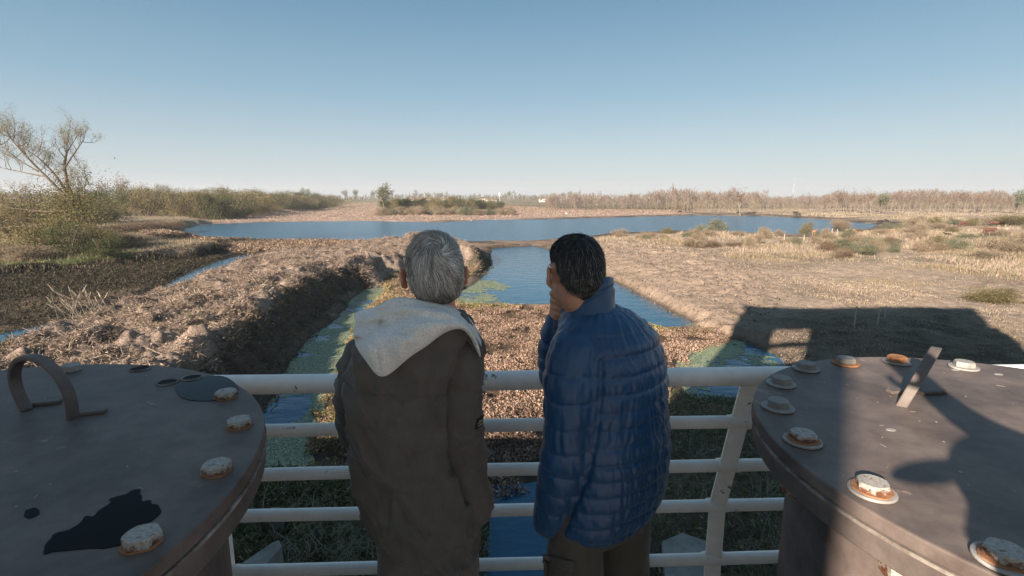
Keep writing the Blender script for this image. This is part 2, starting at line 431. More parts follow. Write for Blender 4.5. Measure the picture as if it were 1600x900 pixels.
def make_water():
    V = [(-2500, -60, 0), (2500, -60, 0), (2500, 1200, 0), (-2500, 1200, 0)]
    me = mesh_np('water', V, np.array([[0, 1, 2, 3]]))
    m, N, L, b = nodes('water')
    b.inputs['Base Color'].default_value = (.016, .080, .142, 1); b.inputs['Roughness'].default_value = 0.12; b.inputs['IOR'].default_value = 1.33
    tc = N.new('ShaderNodeTexCoord'); sx = N.new('ShaderNodeSeparateXYZ'); L.new(tc.outputs['Object'], sx.inputs[0]); mr = N.new('ShaderNodeMapRange')   # wind on the open lake, sheltered pond
    mr.inputs[1].default_value = 55; mr.inputs[2].default_value = 110; mr.inputs[3].default_value = .07; mr.inputs[4].default_value = .20; L.new(sx.outputs['Y'], mr.inputs[0]); L.new(mr.outputs[0], b.inputs['Roughness'])
    t = noise_tex(N, L, 0.55, 3, 0.6, vec_scale=(1, 1.6, 1)); t2 = noise_tex(N, L, 2.6, 3, 0.6, vec_scale=(1, 1.5, 1))
    ms = N.new('ShaderNodeMapRange'); ms.inputs[1].default_value = 50; ms.inputs[2].default_value = 115; ms.inputs[3].default_value = .16; ms.inputs[4].default_value = .7; L.new(sx.outputs['Y'], ms.inputs[0])
    bp = bump(N, L, b, t.outputs['Fac'], 0.7, 0.40); b2 = bump(N, L, b, t2.outputs['Fac'], 0.5, 0.07, bp); L.new(ms.outputs[0], bp.inputs['Strength']); L.new(ms.outputs[0], b2.inputs['Strength'])
    tag(link('water', me, m), kind='structure')
make_ground(); make_water()
_pts = lambda n, seed: np.random.default_rng(seed)

# ------------------------------------------------------------------ loose plant litter and grass
def in_poly(rng, poly, n, margin=0.0, wobble=0.0):
    """random points of a polygon, with a ragged edge"""
    lo, hi = poly.min(0) - margin, poly.max(0) + margin; out = []
    tot = 0
    while tot < n:
        p = rng.uniform(lo, hi, (n * 2, 2)); s = sdf(p[:, 0], p[:, 1], poly)
        if wobble: s = s + wobble * fbm2(p[:, 0], p[:, 1], 1.5, 3, 77)
        p = p[s < margin]; out.append(p); tot += len(p)
        if tot == 0: break
    return np.concatenate(out)[:n]
def frames(rng, n, tilt):
    """random frames: a = length axis, b = width axis; tilt 0 flat .. 1 upright"""
    az = rng.uniform(0, 2 * np.pi, n); el = np.clip(rng.normal(tilt, 0.35, n), -0.3, 1.4)
    a = np.stack([np.cos(az) * np.cos(el), np.sin(az) * np.cos(el), np.sin(el)], 1)
    r = rng.normal(size=(n, 3)); b = np.cross(a, r); b /= np.linalg.norm(b, axis=1)[:, None]
    return a, b
def leaf_quads(rng, p, ln, wd, tilt, cols, curl=0.25):
    """bent leaves: two quads each"""
    n = len(p); a, b = frames(rng, n, tilt); nn = np.cross(a, b)
    ln = ln[:, None]; wd = wd[:, None] / 2; cu = (curl * rng.uniform(-0.3, 1.0, n))[:, None] * ln
    V = np.stack([p - b * wd * .35, p + b * wd * .35, p + a * ln * .55 + b * wd + nn * cu * .5, p + a * ln * .55 - b * wd + nn * cu * .5,
                  p + a * ln + b * wd * .25 - nn * cu * .4, p + a * ln - b * wd * .25 - nn * cu * .4], 1).reshape(-1, 3)
    o = (np.arange(n) * 6)[:, None]
    F = np.concatenate([o + np.array([0, 1, 2, 3]), o + np.array([3, 2, 4, 5])])
    return V, F, np.repeat(cols, 6, 0)
def blade_quads(rng, p, ht, wd, lean, cols):
    """grass blades: a bent strip of two quads"""
    n = len(p); az = rng.uniform(0, 2 * np.pi, n); d = np.stack([np.cos(az), np.sin(az), 0 * az], 1)
    az2 = rng.uniform(0, np.pi, n); w = np.stack([np.cos(az2), np.sin(az2), 0 * az], 1) * (wd / 2)[:, None]
    up = np.array([0, 0, 1.0]); h = ht[:, None]; l = (lean * rng.uniform(0.1, 1, n))[:, None] * h
    m1 = p + up * h * .6 + d * l * .35; tp = p + up * h * (1 - .3 * (l / h) ** 2) + d * l
    V = np.stack([p - w, p + w, m1 + w * .7, m1 - w * .7, tp + w * .12, tp - w * .12], 1).reshape(-1, 3)
    o = (np.arange(n) * 6)[:, None]
    F = np.concatenate([o + np.array([0, 1, 2, 3]), o + np.array([3, 2, 4, 5])])
    return V, F, np.repeat(cols, 6, 0)
def pick(rng, n, pal, jit=0.18):
    pal = np.array(pal); c = pal[rng.integers(0, len(pal), n)]
    return np.clip(c * (1 + rng.normal(0, jit, (n, 1))), 0.008, 0.9)
M['litter'] = attr_mat('dry_plant', 0.85, 0.2, 0.18)
def put(name, parts, mat, kind='stuff'):
    o = 0; Vs, Fs, Cs = [], [], []
    for V, F, c in parts: Vs.append(V); Fs.append(F + o); Cs.append(c); o += len(V)
    me = mesh_np(name, np.concatenate(Vs), np.concatenate(Fs), np.concatenate(Cs))
    return link(name, me, mat)
def onground(p, dz=0.0): return np.column_stack([p, ground_h(p[:, 0], p[:, 1]) + dz])

def scatter_all():
    rng = np.random.default_rng(3)
    # withered water plants: dense leaves, greener along the pond
    n = 330000; p = in_poly(rng, MAT, n, 0.3, 0.35); p = p[(fbm2(p[:, 0], p[:, 1], 1.1, 4, 83) > -.42 + .25 * rng.random(len(p)))]; n = len(p)
    dry = pick(rng, n, [(.34, .225, .17), (.30, .185, .135), (.42, .31, .24), (.18, .11, .078), (.10, .068, .05), (.29, .21, .15)])
    gr = pick(rng, n, [(.20, .17, .06), (.14, .14, .05), (.30, .22, .10)])
    d = np.minimum(np.abs(sdf(p[:, 0], p[:, 1], POND)), 99)
    w = sstep(3.0, 0.6, d + 1.0 * fbm2(p[:, 0], p[:, 1], 2.0, 3, 8)); west = sstep(-6.0, -9.0, p[:, 0] + 0.16 * (p[:, 1] - 30)) * 0.6
    w = np.maximum(w, west); cc = np.where((rng.random(n) < w)[:, None], gr, dry)
    q = onground(p, 0.02); q[:, 2] += rng.uniform(0, .16, n) + 0.12 * np.maximum(fbm2(p[:, 0], p[:, 1], 0.8, 2, 61), 0)
    L1 = leaf_quads(rng, q, rng.uniform(.045, .14, n), rng.uniform(.018, .065, n), 0.5, np.clip(cc * (1 + .35 * fbm2(p[:, 0], p[:, 1], 1.8, 3, 87))[:, None], .01, .8), 0.4)
    tag(put('water_plants', [L1], M['litter']), 'mat of withered brown water plants between the canal and the pond', 'water plants', kind='stuff')
    # the same plants along the lake edges
    n = 26000; p = in_poly(rng, SHORE, n, 1.0, 1.0); n = len(p)
    q = onground(p, 0.05); q[:, 2] += rng.uniform(0, .35, n)
    L1 = leaf_quads(rng, q, rng.uniform(.2, .45, n), rng.uniform(.08, .2, n), 0.6, pick(rng, n, [(.27, .185, .13), (.21, .145, .10), (.32, .235, .17), (.12, .09, .06)]), 0.4)
    n = 26000; p = in_poly(rng, FARSH, n, 0.5, 2.0); n = len(p)
    q = onground(p, 0.02); q[:, 2] += rng.uniform(0, .25, n)
    L2 = leaf_quads(rng, q, rng.uniform(.3, .8, n), rng.uniform(.15, .35, n), 0.2, pick(rng, n, [(.37, .255, .19), (.33, .22, .165), (.41, .30, .225)], .08), 0.3)
    tag(put('shore_plants', [L1, L2], M['litter']), 'reddish brown dried plants carpeting the lake shores', 'shore plants', kind='stuff')
    # straw and torn roots on the dredged bank
    near = MIDTOP.copy()
    n = 260000; p = in_poly(rng, near, n, 0.9, 0.4)
    p = p[(np.hypot(p[:, 0], p[:, 1]) < 100)]
    keep = rng.random(len(p)) < np.clip(.55 + 1.1 * fbm2(p[:, 0], p[:, 1], 1.3, 4, 19), 0.06, 1) * np.clip(40 / np.hypot(p[:, 0], p[:, 1]), .35, 1)
    p = p[keep]; n = len(p); q = onground(p, -0.02); q[:, 2] += rng.uniform(0, .12, n)
    thin = rng.random(n) < .7; L1 = leaf_quads(rng, q, np.where(thin, rng.uniform(.15, .55, n), rng.uniform(.06, .2, n)), np.where(thin, rng.uniform(.010, .028, n), rng.uniform(.03, .08, n)), 0.25, pick(rng, n, [(.37, .28, .215), (.30, .22, .17), (.45, .355, .28), (.17, .12, .09), (.09, .068, .05), (.26, .195, .145)], .22), 0.6)
    # dark roots and weeds hanging on the bank's flank
    n = 26000; p = in_poly(rng, near, n * 2, 3.0); s = sdf(p[:, 0], p[:, 1], near); p = p[(s > 0.3) & (np.hypot(p[:, 0], p[:, 1]) < 70)]; n = len(p)
    q = onground(p, -0.02)
    L2 = leaf_quads(rng, q, rng.uniform(.15, .4, n), rng.uniform(.03, .1, n), 0.3, pick(rng, n, [(.09, .07, .05), (.13, .10, .06), (.07, .08, .03), (.18, .13, .09)]), 0.5)
    tag(put('bank_litter', [L1, L2], M['litter']), 'straw and torn roots littering the dredged earth bank', 'plant litter', kind='stuff')
    # dry grass of the right-hand meadow, taller in drifts
    n = 620000; u = rng.random(n); yv = 9.0 * (330 / 9.0) ** u
    xv = (yv + 4) * rng.uniform(-0.05, 1.25, n)
    p = np.stack([xv, yv], 1); s = sdf(xv, yv, RIGHTL); m = sdf(xv, yv, MOUND)
    dens = sstep(-0.5, 0.6, fbm2(xv, yv, 9.0, 4, 29) + 0.5 * fbm2(xv, yv, 2.5, 2, 37) + 0.25)
    dens = np.where(m < 0.5, 0.05, dens) 
    keep = (s < -0.3) & (rng.random(n) < dens * 0.9 + 0.06); p = p[keep]; n = len(p); dd = np.hypot(p[:, 0], p[:, 1])
    hv = (0.14 + 0.30 * sstep(0.0, 1.0, fbm2(p[:, 0], p[:, 1], 9.0, 4, 29)) + 0.55 * sstep(55, 95, dd) * sstep(-.3, .5, fbm2(p[:, 0], p[:, 1], 14.0, 3, 53))) * rng.uniform(.5, 1.3, n)
    hv = np.where(dd < 45, hv * .55, hv)
    tint = fbm2(p[:, 0], p[:, 1], 12.0, 3, 67)[:, None]
    cc = pick(rng, n, [(.36, .28, .21), (.31, .23, .17), (.42, .335, .255), (.25, .19, .135), (.24, .205, .135)])
    cc = np.where((tint > 0.25) & (rng.random((n, 1)) < 0.7), pick(rng, n, [(.20, .185, .10), (.24, .155, .105), (.25, .205, .13)]), cc)
    B = blade_quads(rng, onground(p, -0.02), hv, np.clip(0.006 + 0.00055 * dd, 0.01, .14) * rng.uniform(.7, 1.4, n), .7, cc)
    m_ = in_poly(rng, MOUND, 9000, .5); n = len(m_); K = leaf_quads(rng, onground(m_, -.03), rng.uniform(.06, .28, n), rng.uniform(.04, .14, n), .3, pick(rng, n, [(.10, .075, .055), (.16, .12, .085), (.25, .19, .14), (.07, .06, .04)]), .4)
    tag(put('dry_grass', [B, K], M['litter']), 'tan dry grass covering the meadow right of the pond', 'grass', kind='stuff')
    # shaded weeds right below the walkway, and dry grass on the left land
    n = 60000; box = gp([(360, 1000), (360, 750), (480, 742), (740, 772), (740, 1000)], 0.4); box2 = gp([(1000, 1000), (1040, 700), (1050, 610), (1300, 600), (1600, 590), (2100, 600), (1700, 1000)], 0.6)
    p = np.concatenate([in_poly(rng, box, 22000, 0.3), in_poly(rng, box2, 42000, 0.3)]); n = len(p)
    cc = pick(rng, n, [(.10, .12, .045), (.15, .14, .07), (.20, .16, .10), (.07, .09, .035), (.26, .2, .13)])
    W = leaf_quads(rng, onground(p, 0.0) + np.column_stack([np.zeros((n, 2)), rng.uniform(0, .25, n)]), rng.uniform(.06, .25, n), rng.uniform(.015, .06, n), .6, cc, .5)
    n = 120000; u = rng.random(n); yv = 40 * (260 / 40.) ** u; xv = -(yv + 3) * rng.uniform(0.35, 1.25, n); s = sdf(xv, yv, LEFTL)
    p = np.stack([xv, yv], 1)[s < 1.2]; n = len(p)
    B = blade_quads(rng, onground(p, -0.03), rng.uniform(.15, .6, n), rng.uniform(.015, .06, n), .8, pick(rng, n, [(.30, .23, .15), (.24, .19, .11), (.17, .15, .075), (.34, .27, .19)]))
    p = in_poly(rng, DARKB, 26000, .5); n = len(p); D = leaf_quads(rng, onground(p, -.02), rng.uniform(.12, .5, n), rng.uniform(.02, .09, n), .4, pick(rng, n, [(.035, .028, .02), (.06, .048, .032), (.045, .048, .022), (.09, .07, .05)], .25), .5)
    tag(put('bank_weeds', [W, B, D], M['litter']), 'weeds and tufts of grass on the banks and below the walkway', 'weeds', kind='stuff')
    # duckweed: a thin green skin floating in rafts
    def raft(poly, cell, th, sd, sc=2.0):
        lo, hi = poly.min(0), poly.max(0)
        gx, gy = np.meshgrid(np.arange(lo[0], hi[0], cell), np.arange(lo[1], hi[1], cell)); x, y = gx.ravel(), gy.ravel()
        s = sdf(x, y, poly); k = (s < 0.5) & (fbm2(x, y, sc, 5, sd, .6) + 0.25 * fbm2(x, y, .25, 2, sd + 3) > th + 0.5 * sstep(-.5, .5, s))
        x, y = x[k], y[k]; n = len(x); r = np.random.default_rng(sd)
        x = x + r.normal(0, cell * .25, n); y = y + r.normal(0, cell * .25, n); a = r.uniform(0, 6.28, n); e = cell * r.uniform(.5, .95, n)
        V = np.stack([np.stack([x + e * np.cos(a + q), y + e * np.sin(a + q), np.full(n, .012) + r.uniform(0, .006, n)], 1) for q in (0, 1.57, 3.14, 4.71)], 1).reshape(-1, 3)
        F = (np.arange(n) * 4)[:, None] + np.array([0, 1, 2, 3])
        return V, F, np.repeat(pick(r, n, [(.20, .23, .125), (.25, .275, .15), (.16, .19, .11), (.29, .30, .19)], .14), 4, 0)
    C1 = gp([(560, 455), (520, 500), (470, 525), (400, 590), (330, 740), (500, 740), (520, 640), (545, 540), (610, 450)])
    rafts = [raft(C1, .055, -.58, 5, 3.2), raft(WEEDW, .07, -.15, 9), raft(gp([(700, 445), (760, 430), (800, 455), (780, 480), (700, 480)]), .09, .05, 13, 3.0),
             raft(gp([(1040, 515), (1110, 505), (1150, 540), (1180, 600), (1060, 600)]), .08, -.1, 15)]
    tag(put('duckweed', rafts, attr_mat('duckweed', .6, .4)), 'pale green duckweed film floating on the canal', 'duckweed', kind='stuff')
scatter_all()
# ------------------------------------------------------------------ walkway, unseen shadow gantry, railing, pipe covers
def wpart(o, parent):
    """parent a mesh that was built in world coordinates"""
    o.parent = parent; o.matrix_parent_inverse = Matrix.Translation(parent.location).inverted(); return o
def stained(name, base, worn, rust, rough=0.5, wear=0.62, rust_at=0.68, bscale=120, bstr=0.15, spec=0.5, scale=2.2):
    m, N, L, b = nodes(name)
    t = noise_tex(N, L, scale * 3, 9, 0.68); t2 = noise_tex(N, L, scale * 8, 8, 0.7); t3 = noise_tex(N, L, scale * 1.1, 6, 0.6, dist=0.6)
    r = ramp(N, [(0.35, base), (wear, worn)]); L.new(t.outputs['Fac'], r.inputs[0])
    mk = N.new('ShaderNodeMath'); mk.operation = 'MULTIPLY'; L.new(t2.outputs['Fac'], mk.inputs[0]); L.new(t3.outputs['Fac'], mk.inputs[1])
    r2 = ramp(N, [(rust_at * 0.48, (0, 0, 0)), (rust_at * 0.56, (1, 1, 1))]); L.new(mk.outputs[0], r2.inputs[0])
    mx = N.new('ShaderNodeMix'); mx.data_type = 'RGBA'; L.new(r2.outputs[0], mx.inputs[0]); L.new(r.outputs[0], mx.inputs[6]); mx.inputs[7].default_value = (*rust, 1)
    L.new(mx.outputs[2], b.inputs['Base Color'])
    rr = N.new('ShaderNodeMapRange'); rr.inputs[3].default_value = rough - .12; rr.inputs[4].default_value = rough + .22; L.new(t.outputs['Fac'], rr.inputs[0]); L.new(rr.outputs[0], b.inputs['Roughness'])
    b.inputs['Specular IOR Level'].default_value = spec
    t4 = noise_tex(N, L, bscale, 5, 0.6); bp = bump(N, L, b, t2.outputs['Fac'], bstr, 0.006); bump(N, L, b, t4.outputs['Fac'], bstr, 0.002, bp)
    return m
M['plate'] = stained('brown_paint', (.086, .064, .055), (.178, .139, .121), (.27, .20, .165), 0.50, .64, .76, spec=0.30)
M['flange'] = stained('brown_edge_paint', (.085, .066, .057), (.145, .115, .10), (.30, .21, .15), 0.55, .6, .72)
M['seal'] = stained('chipped_edge', (.34, .30, .26), (.10, .07, .055), (.24, .10, .045), 0.8, .62, .8, scale=5)
M['white_rail'] = stained('white_rail_paint', (.86, .835, .79), (.74, .71, .66), (.17, .09, .05), 0.42, .72, .74, scale=4.5)
M['rusty_white'] = stained('rusted_white_paint', (.60, .56, .50), (.42, .33, .26), (.26, .095, .035), 0.65, .58, .48, bstr=.5, scale=11)
def rust_bolt():
    m, N, L, b = nodes('rust_streaked_paint'); t = noise_tex(N, L, 70, 8, .7); t2 = noise_tex(N, L, 160, 4, .6)
    r = ramp(N, [(.38, (.41, .385, .35)), (.66, (.27, .225, .185))]); L.new(t2.outputs['Fac'], r.inputs[0])
    g = N.new('ShaderNodeTexCoord'); sp = N.new('ShaderNodeSeparateXYZ'); L.new(g.outputs['Generated'], sp.inputs[0])
    mr = N.new('ShaderNodeMapRange'); mr.inputs[1].default_value = .0; mr.inputs[2].default_value = .85; mr.inputs[3].default_value = .19; mr.inputs[4].default_value = -.015; L.new(sp.outputs['Z'], mr.inputs[0])
    ad = N.new('ShaderNodeMath'); ad.operation = 'ADD'; L.new(t.outputs['Fac'], ad.inputs[0]); L.new(mr.outputs[0], ad.inputs[1])
    r2 = ramp(N, [(.545, (0, 0, 0)), (.64, (1, 1, 1))]); L.new(ad.outputs[0], r2.inputs[0])
    r3 = ramp(N, [(.35, (.07, .028, .016)), (.65, (.20, .08, .036))]); L.new(t2.outputs['Fac'], r3.inputs[0])
    mx = N.new('ShaderNodeMix'); mx.data_type = 'RGBA'; L.new(r2.outputs[0], mx.inputs[0]); L.new(r.outputs[0], mx.inputs[6]); L.new(r3.outputs[0], mx.inputs[7]); L.new(mx.outputs[2], b.inputs['Base Color'])
    b.inputs['Roughness'].default_value = .7; bump(N, L, b, r2.outputs[0], .2, .0006); return m
M['rusty_white'] = rust_bolt()
M['rust'] = stained('bare_rust', (.26, .10, .04), (.36, .17, .08), (.12, .05, .025), 0.85, .6, .7, bstr=.5, scale=9)
M['grey_bolt'] = stained('grey_bolt_paint', (.17, .155, .145), (.25, .23, .21), (.16, .10, .07), 0.6, .6, .78, scale=8)
M['pale_washer'] = stained('pale_washer_paint', (.34, .32, .30), (.24, .22, .20), (.22, .12, .07), 0.6, .6, .75, scale=8)
M['concrete'] = stained('weathered_concrete', (.24, .225, .20), (.16, .15, .13), (.12, .11, .09), 0.9, .6, .85, bstr=.3, scale=.8)
M['deck'] = stained('pale_concrete_deck', (.50, .46, .41), (.42, .385, .34), (.25, .22, .19), 0.9, .6, .9)
M['wet'], _N, _L, _b = nodes('standing_water')
_b.inputs['Base Color'].default_value = (.006, .007, .008, 1); _b.inputs['Roughness'].default_value = .08; _b.inputs['IOR'].default_value = 1.16
M['damp'], _N, _L, _b = nodes('damp_stain')
_b.inputs['Base Color'].default_value = (.006, .006, .007, 1); _b.inputs['Roughness'].default_value = .5; _b.inputs['Specular IOR Level'].default_value = .06

mb = MB(); mb.box((-6, -1.35, DK - .15), (40, 6.5, .3)); tag(mb.build('walkway_deck', M['deck'], bevel=.01), kind='structure')
mb = MB(); mb.box((-6, -2.0, (DK - .3 - 1.2) / 2 - 0.003), (40, 7.7, DK - .3 + 1.2))
tag(mb.build('dam_wall', M['concrete'], bevel=.02), 'massive concrete dam wall carrying the walkway', 'dam wall')
gw = empty('shadow_gantry', (-1, -4.3, DK), 'unseen gantry wall added behind the walkway to cast shadows and bounce light', 'gantry')  # out of view, added to shape the shadows and fill light
def wall_piece(x0, x1, z0, z1, mbx): mbx.box(((x0 + x1) / 2, -4.3, DK + (z0 + z1) / 2), (x1 - x0, .45, z1 - z0))
mb = MB()
for a in ((-9, -2.87, 0.003, 4.3), (4.6, 5.1, .003, 4.3), (10.4, 10.9, .003, 4.3), (-9, 10.9, 4.3, 6.2), (-9, -6.5, 6.2, 8.9), (-4.1, 7.0, 6.2, 8.9), (-6.5, -4.1, 7.35, 7.6), (-9, 6.6, 8.9, 11.1)): wall_piece(*a, mb)
M['bounce_white'] = stained('bounce_white_concrete', (.90, .82, .72), (.86, .77, .67), (.6, .52, .44), .9, .6, .9, scale=.6)  # pale finish added so the wall bounces fill light
wpart(mb.build('wall', M['bounce_white']), gw)
mb = MB(); mb.box((-1.2, -4.3, DK + 11.22), (16.2, .7, .22)); wpart(mb.build('coping', M['concrete'], bevel=.02), gw)

# --- railing: bent flat-bar posts, one thick handrail, thinner bars
rl = empty('railing', (0, 1.8, DK), 'white painted steel railing with rust spots in front of the two men', 'railing')
RY = [1.745, 1.77, 1.80, 1.84, 1.84, 1.84]; RT = [.3695, .469, .568, .662, .792]
def rail_pt(i, x):
    y = RY[i] + .04 * x; z = H - RY[i] * RT[i] if i < 5 else DK + .12
    return np.array([x, y, z])
for i in range(6):
    r = .0345 if i == 0 else .0240; x0 = -1.14 if i else -1.7; x1 = 3.3
    xs = np.linspace(x0, x1, 60); rngr = np.random.default_rng(i)
    pts = np.array([rail_pt(i, x) for x in xs]); pts[:, 2] += .0025 * np.sin(xs * 2.1 + i); pts[:, 1] += .002 * np.sin(xs * 3.3 + 2 * i)
    mb = MB(); mb.tube(pts, r, 20)
    wpart(mb.build('handrail' if i == 0 else 'rail', M['white_rail'], smooth=False), rl)
    o = bpy.data.objects[-1] if False else None
for o in rl.children:
    o.data.polygons.foreach_set('use_smooth', [len(p.vertices) == 4 for p in o.data.polygons])
def post(xtop, xbot, yaw, w=.062, t=.02):
    P0 = [rail_pt(i, xtop + (xbot - xtop) * k) for i, k in zip(range(6), (0, .4, .75, 1, 1, 1))]
    P0[0][2] -= .012; P0.append(np.array([xbot, RY[5] + .04 * xbot, DK - .02]))
    c, s = math.cos(yaw), math.sin(yaw); mb = MB(); V = []
    for p in P0:
        for a, b in ((-1, -1), (1, -1), (1, 1), (-1, 1)):
            V.append((p[0] + a * w / 2 * c - b * t / 2 * s, p[1] + a * w / 2 * s + b * t / 2 * c, p[2]))
    F = [(0, 3, 2, 1)] + [(4 * i + j, 4 * i + (j + 1) % 4, 4 * i + 4 + (j + 1) % 4, 4 * i + 4 + j) for i in range(len(P0) - 1) for j in range(4)]
    k = 4 * (len(P0) - 1); F.append((k, k + 1, k + 2, k + 3)); mb.add(V, F)
    o = wpart(mb.build('post', M['white_rail'], bevel=.003), rl)
    for i in range(1, 5):                            # welded sockets on either side of the bar
        q = P0[i]
        for sgn in (-1, 1):
            m2 = MB(); m2.tube([q + np.array([sgn * .026, sgn * .001, 0]), q + np.array([sgn * .041, sgn * .0016, 0])], .0275, 18)
            wpart(m2.build('socket', M['white_rail']), o)
post(.872, .825, -.35)
post(-1.10, -1.12, 1.25, w=.06, t=.012)
post(2.6, 2.55, -.35)

# --- bolted covers on top of big pipes
def annulus_disc(mb, c, r, z0, z1, n=128):
    a = np.linspace(0, 2 * np.pi, n, endpoint=False)
    mb.prism(np.stack([c[0] + r * np.cos(a), c[1] + r * np.sin(a)], 1), z0, z1)
ZT = H - .55
def hex_bolt(mb, c, r, h, rot):
    n = 24; a = np.arange(n) * 2 * math.pi / n; hx = np.cos(math.pi / 6) / np.cos((a % (math.pi / 3)) - math.pi / 6); dm = (hx - hx.min()) / (1 - hx.min())
    rings = [(r * hx, 0 * a), (r * hx, h * (.92 - .16 * dm)), (r * .865 * (.75 + .25 * hx / hx.min()) / 1.0, h + 0 * a)]      # hexagon with a round chamfer on top
    V = [(c[0] + q[i] * math.cos(a[i] + rot), c[1] + q[i] * math.sin(a[i] + rot), c[2] + z[i]) for q, z in rings for i in range(n)]
    F = [tuple(range(n))[::-1], tuple(range(2 * n, 3 * n))] + [(k * n + i, k * n + (i + 1) % n, k * n + n + (i + 1) % n, k * n + n + i) for k in range(2) for i in range(n)]
    mb.add(V, F)
def bolt(parent, px, py, style, rot, r=.0285, h=.018):
    c = G(px, py, ZT + .018); c[2] = ZT
    hm = {'rusty': 'rusty_white', 'rust': 'rust', 'grey': 'grey_bolt', 'pale': 'pale_washer'}[style[0]]
    zb = ZT
    o = None
    mb = MB(); zz = .001 if style[1] is None else .0075
    hex_bolt(mb, (c[0], c[1], zb + zz), r, h, rot)
    o = wpart(mb.build('bolt', M[hm]), parent)
    o['label'] = {'rusty': 'white painted hexagonal bolt head streaked with rust', 'rust': 'bare rust orange bolt head', 'grey': 'grey painted bolt head', 'pale': 'pale grey bolt head'}[style[0]]
    if style[1]:
        mb = MB(); annulus_disc(mb, c, r * 1.42, zb + .001, zb + .007, 40)
        wpart(mb.build('washer', M[style[1]], bevel=.002), o)
    if style[0] in ('rusty',) :
        mb = MB(); a = np.linspace(0, 2 * np.pi, 30, endpoint=False); rr = r * ((1.20 if style[1] else 1.04) + .05 * np.sin(3 * a + rot * 7) + .03 * np.sin(7 * a))
        mb.prism(np.stack([c[0] + rr * np.cos(a), c[1] + rr * np.sin(a)], 1), zb + zz - .0005, zb + zz + .002)
        wpart(mb.build('rust_ring', M['rust']), o)
def cover(name, label, c, r, rc, nholes):
    root = empty(name, (c[0], c[1], DK), label, 'pipe cover', 'bolted steel pipe covers beside the railing')
    mb = MB(); annulus_disc(mb, c, r, ZT - .030, ZT); wpart(mb.build('cover_plate', M['plate'], bevel=.004), root)
    mb = MB(); annulus_disc(mb, c, r + .003, ZT - .0370, ZT - .0303); wpart(mb.build('gasket', M['seal']), root)
    mb = MB(); annulus_disc(mb, c, r - .002, ZT - .085, ZT - .037); wpart(mb.build('flange', M['flange'], bevel=.004), root)
    mb = MB(); annulus_disc(mb, c, rc, DK + .003, ZT - .0855, 96); o = wpart(mb.build('pipe', M['plate']), root)
    o.data.polygons.foreach_set('use_smooth', [len(p.vertices) == 4 for p in o.data.polygons])
    for k in range(nholes):                           # nuts below the flange
        a = 2 * math.pi * (k + .35) / nholes
        a += math.pi / nholes; q = (c[0] + (r - .06) * math.cos(a), c[1] + (r - .06) * math.sin(a), ZT - .125)
        mb = MB(); hex_bolt(mb, q, .036, .039, a); wpart(mb.build('nut', M['rusty_white']), root)
    return root
def flat_arch(parent, A, B, hgt, lean, w, t, name='handle', bulge=.012):
    A, B = np.array(A), np.array(B); mid = (A + B) / 2; e = (B - A) / np.linalg.norm(B - A); hw = np.linalg.norm(B - A) / 2
    nrm = np.array([-e[1], e[0], 0]); pts = []
    straight = hgt - hw
    for k in range(7): pts.append((-hw - bulge * math.sin(k / 6 * math.pi / 2), straight * k / 6))
    for k in range(1, 24): q = math.pi - k / 24 * math.pi; pts.append(((hw + bulge) * math.cos(q), straight + (hw + bulge * .6) * math.sin(q)))
    for k in range(7): pts.append((hw + bulge * math.cos(k / 6 * math.pi / 2), straight * (1 - k / 6)))
    pts = np.array(pts); tg = np.gradient(pts, axis=0); tg /= np.linalg.norm(tg, axis=1)[:, None]; out = np.stack([-tg[:, 1], tg[:, 0]], 1)
    V = []
    for p, o in zip(pts, out):
        for su, sn in ((-1, -1), (1, -1), (1, 1), (-1, 1)):
            q = p + o * su * t / 2; V.append(mid + e * q[0] + np.array([0, 0, q[1]]) + nrm * (sn * w / 2) + np.array(lean) * q[1] / hgt)
    n = len(pts); F = [(0, 1, 2, 3), (4 * n - 1, 4 * n - 2, 4 * n - 3, 4 * n - 4)] + [(4 * i + (j + 1) % 4, 4 * i + j, 4 * i + 4 + j, 4 * i + 4 + (j + 1) % 4) for i in range(n - 1) for j in range(4)]
    mb = MB(); mb.add(V, F); return wpart(mb.build(name, M['flange'], bevel=.003), parent)
def thin_patch(parent, pix, name, mat, z=.0012, sub=6, label=None, rag=.0):
    q = np.array([G(x, y, ZT)[:2] for x, y in pix]); q = catmull(np.vstack([q, q[:1]]), sub)[:-1]; q = q + np.stack([vn2(q[:, 0] * 60, q[:, 1] * 60, 3), vn2(q[:, 0] * 60, q[:, 1] * 60, 4)], 1) * rag
    mb = MB(); mb.prism(q, ZT + .0003, ZT + z); o = wpart(mb.build(name, mat), parent)
    if label: o['label'] = label
    return o
def scuffs(parent, c, r, n, seed):
    rng = np.random.default_rng(seed); mb = MB()
    for _ in range(n):
        a, q = rng.uniform(0, 6.28), r * math.sqrt(rng.random()) * .95; x, y = c[0] + q * math.cos(a), c[1] + q * math.sin(a); t = rng.uniform(0, 3.14); k = 7
        l, w = (rng.uniform(.002, .011), rng.uniform(.0005, .0013)) if rng.random() < .35 else (rng.uniform(.001, .0035),) * 2
        mb.prism([(x + l * math.cos(u) * math.cos(t) - w * math.sin(u) * math.sin(t), y + l * math.cos(u) * math.sin(t) + w * math.sin(u) * math.cos(t)) for u in np.linspace(0, 6.28, k, endpoint=False)], ZT + .0002, ZT + .0007)
    o = wpart(mb.build('scuff_marks', M['scuff']), parent); o['kind'] = 'stuff'; return o
M['scuff'] = simple('scuffed_paint', (.19, .15, .13), (.34, .29, .26), 40, .8, 0)
CL, RL_ = (-1.342, .836), .81
CR, RR_ = (1.276, 1.048), .675
lc = cover('pipe_cover', 'dark brown steel pipe cover with rusty bolts and a black wet stain', CL, RL_, .705, 14)
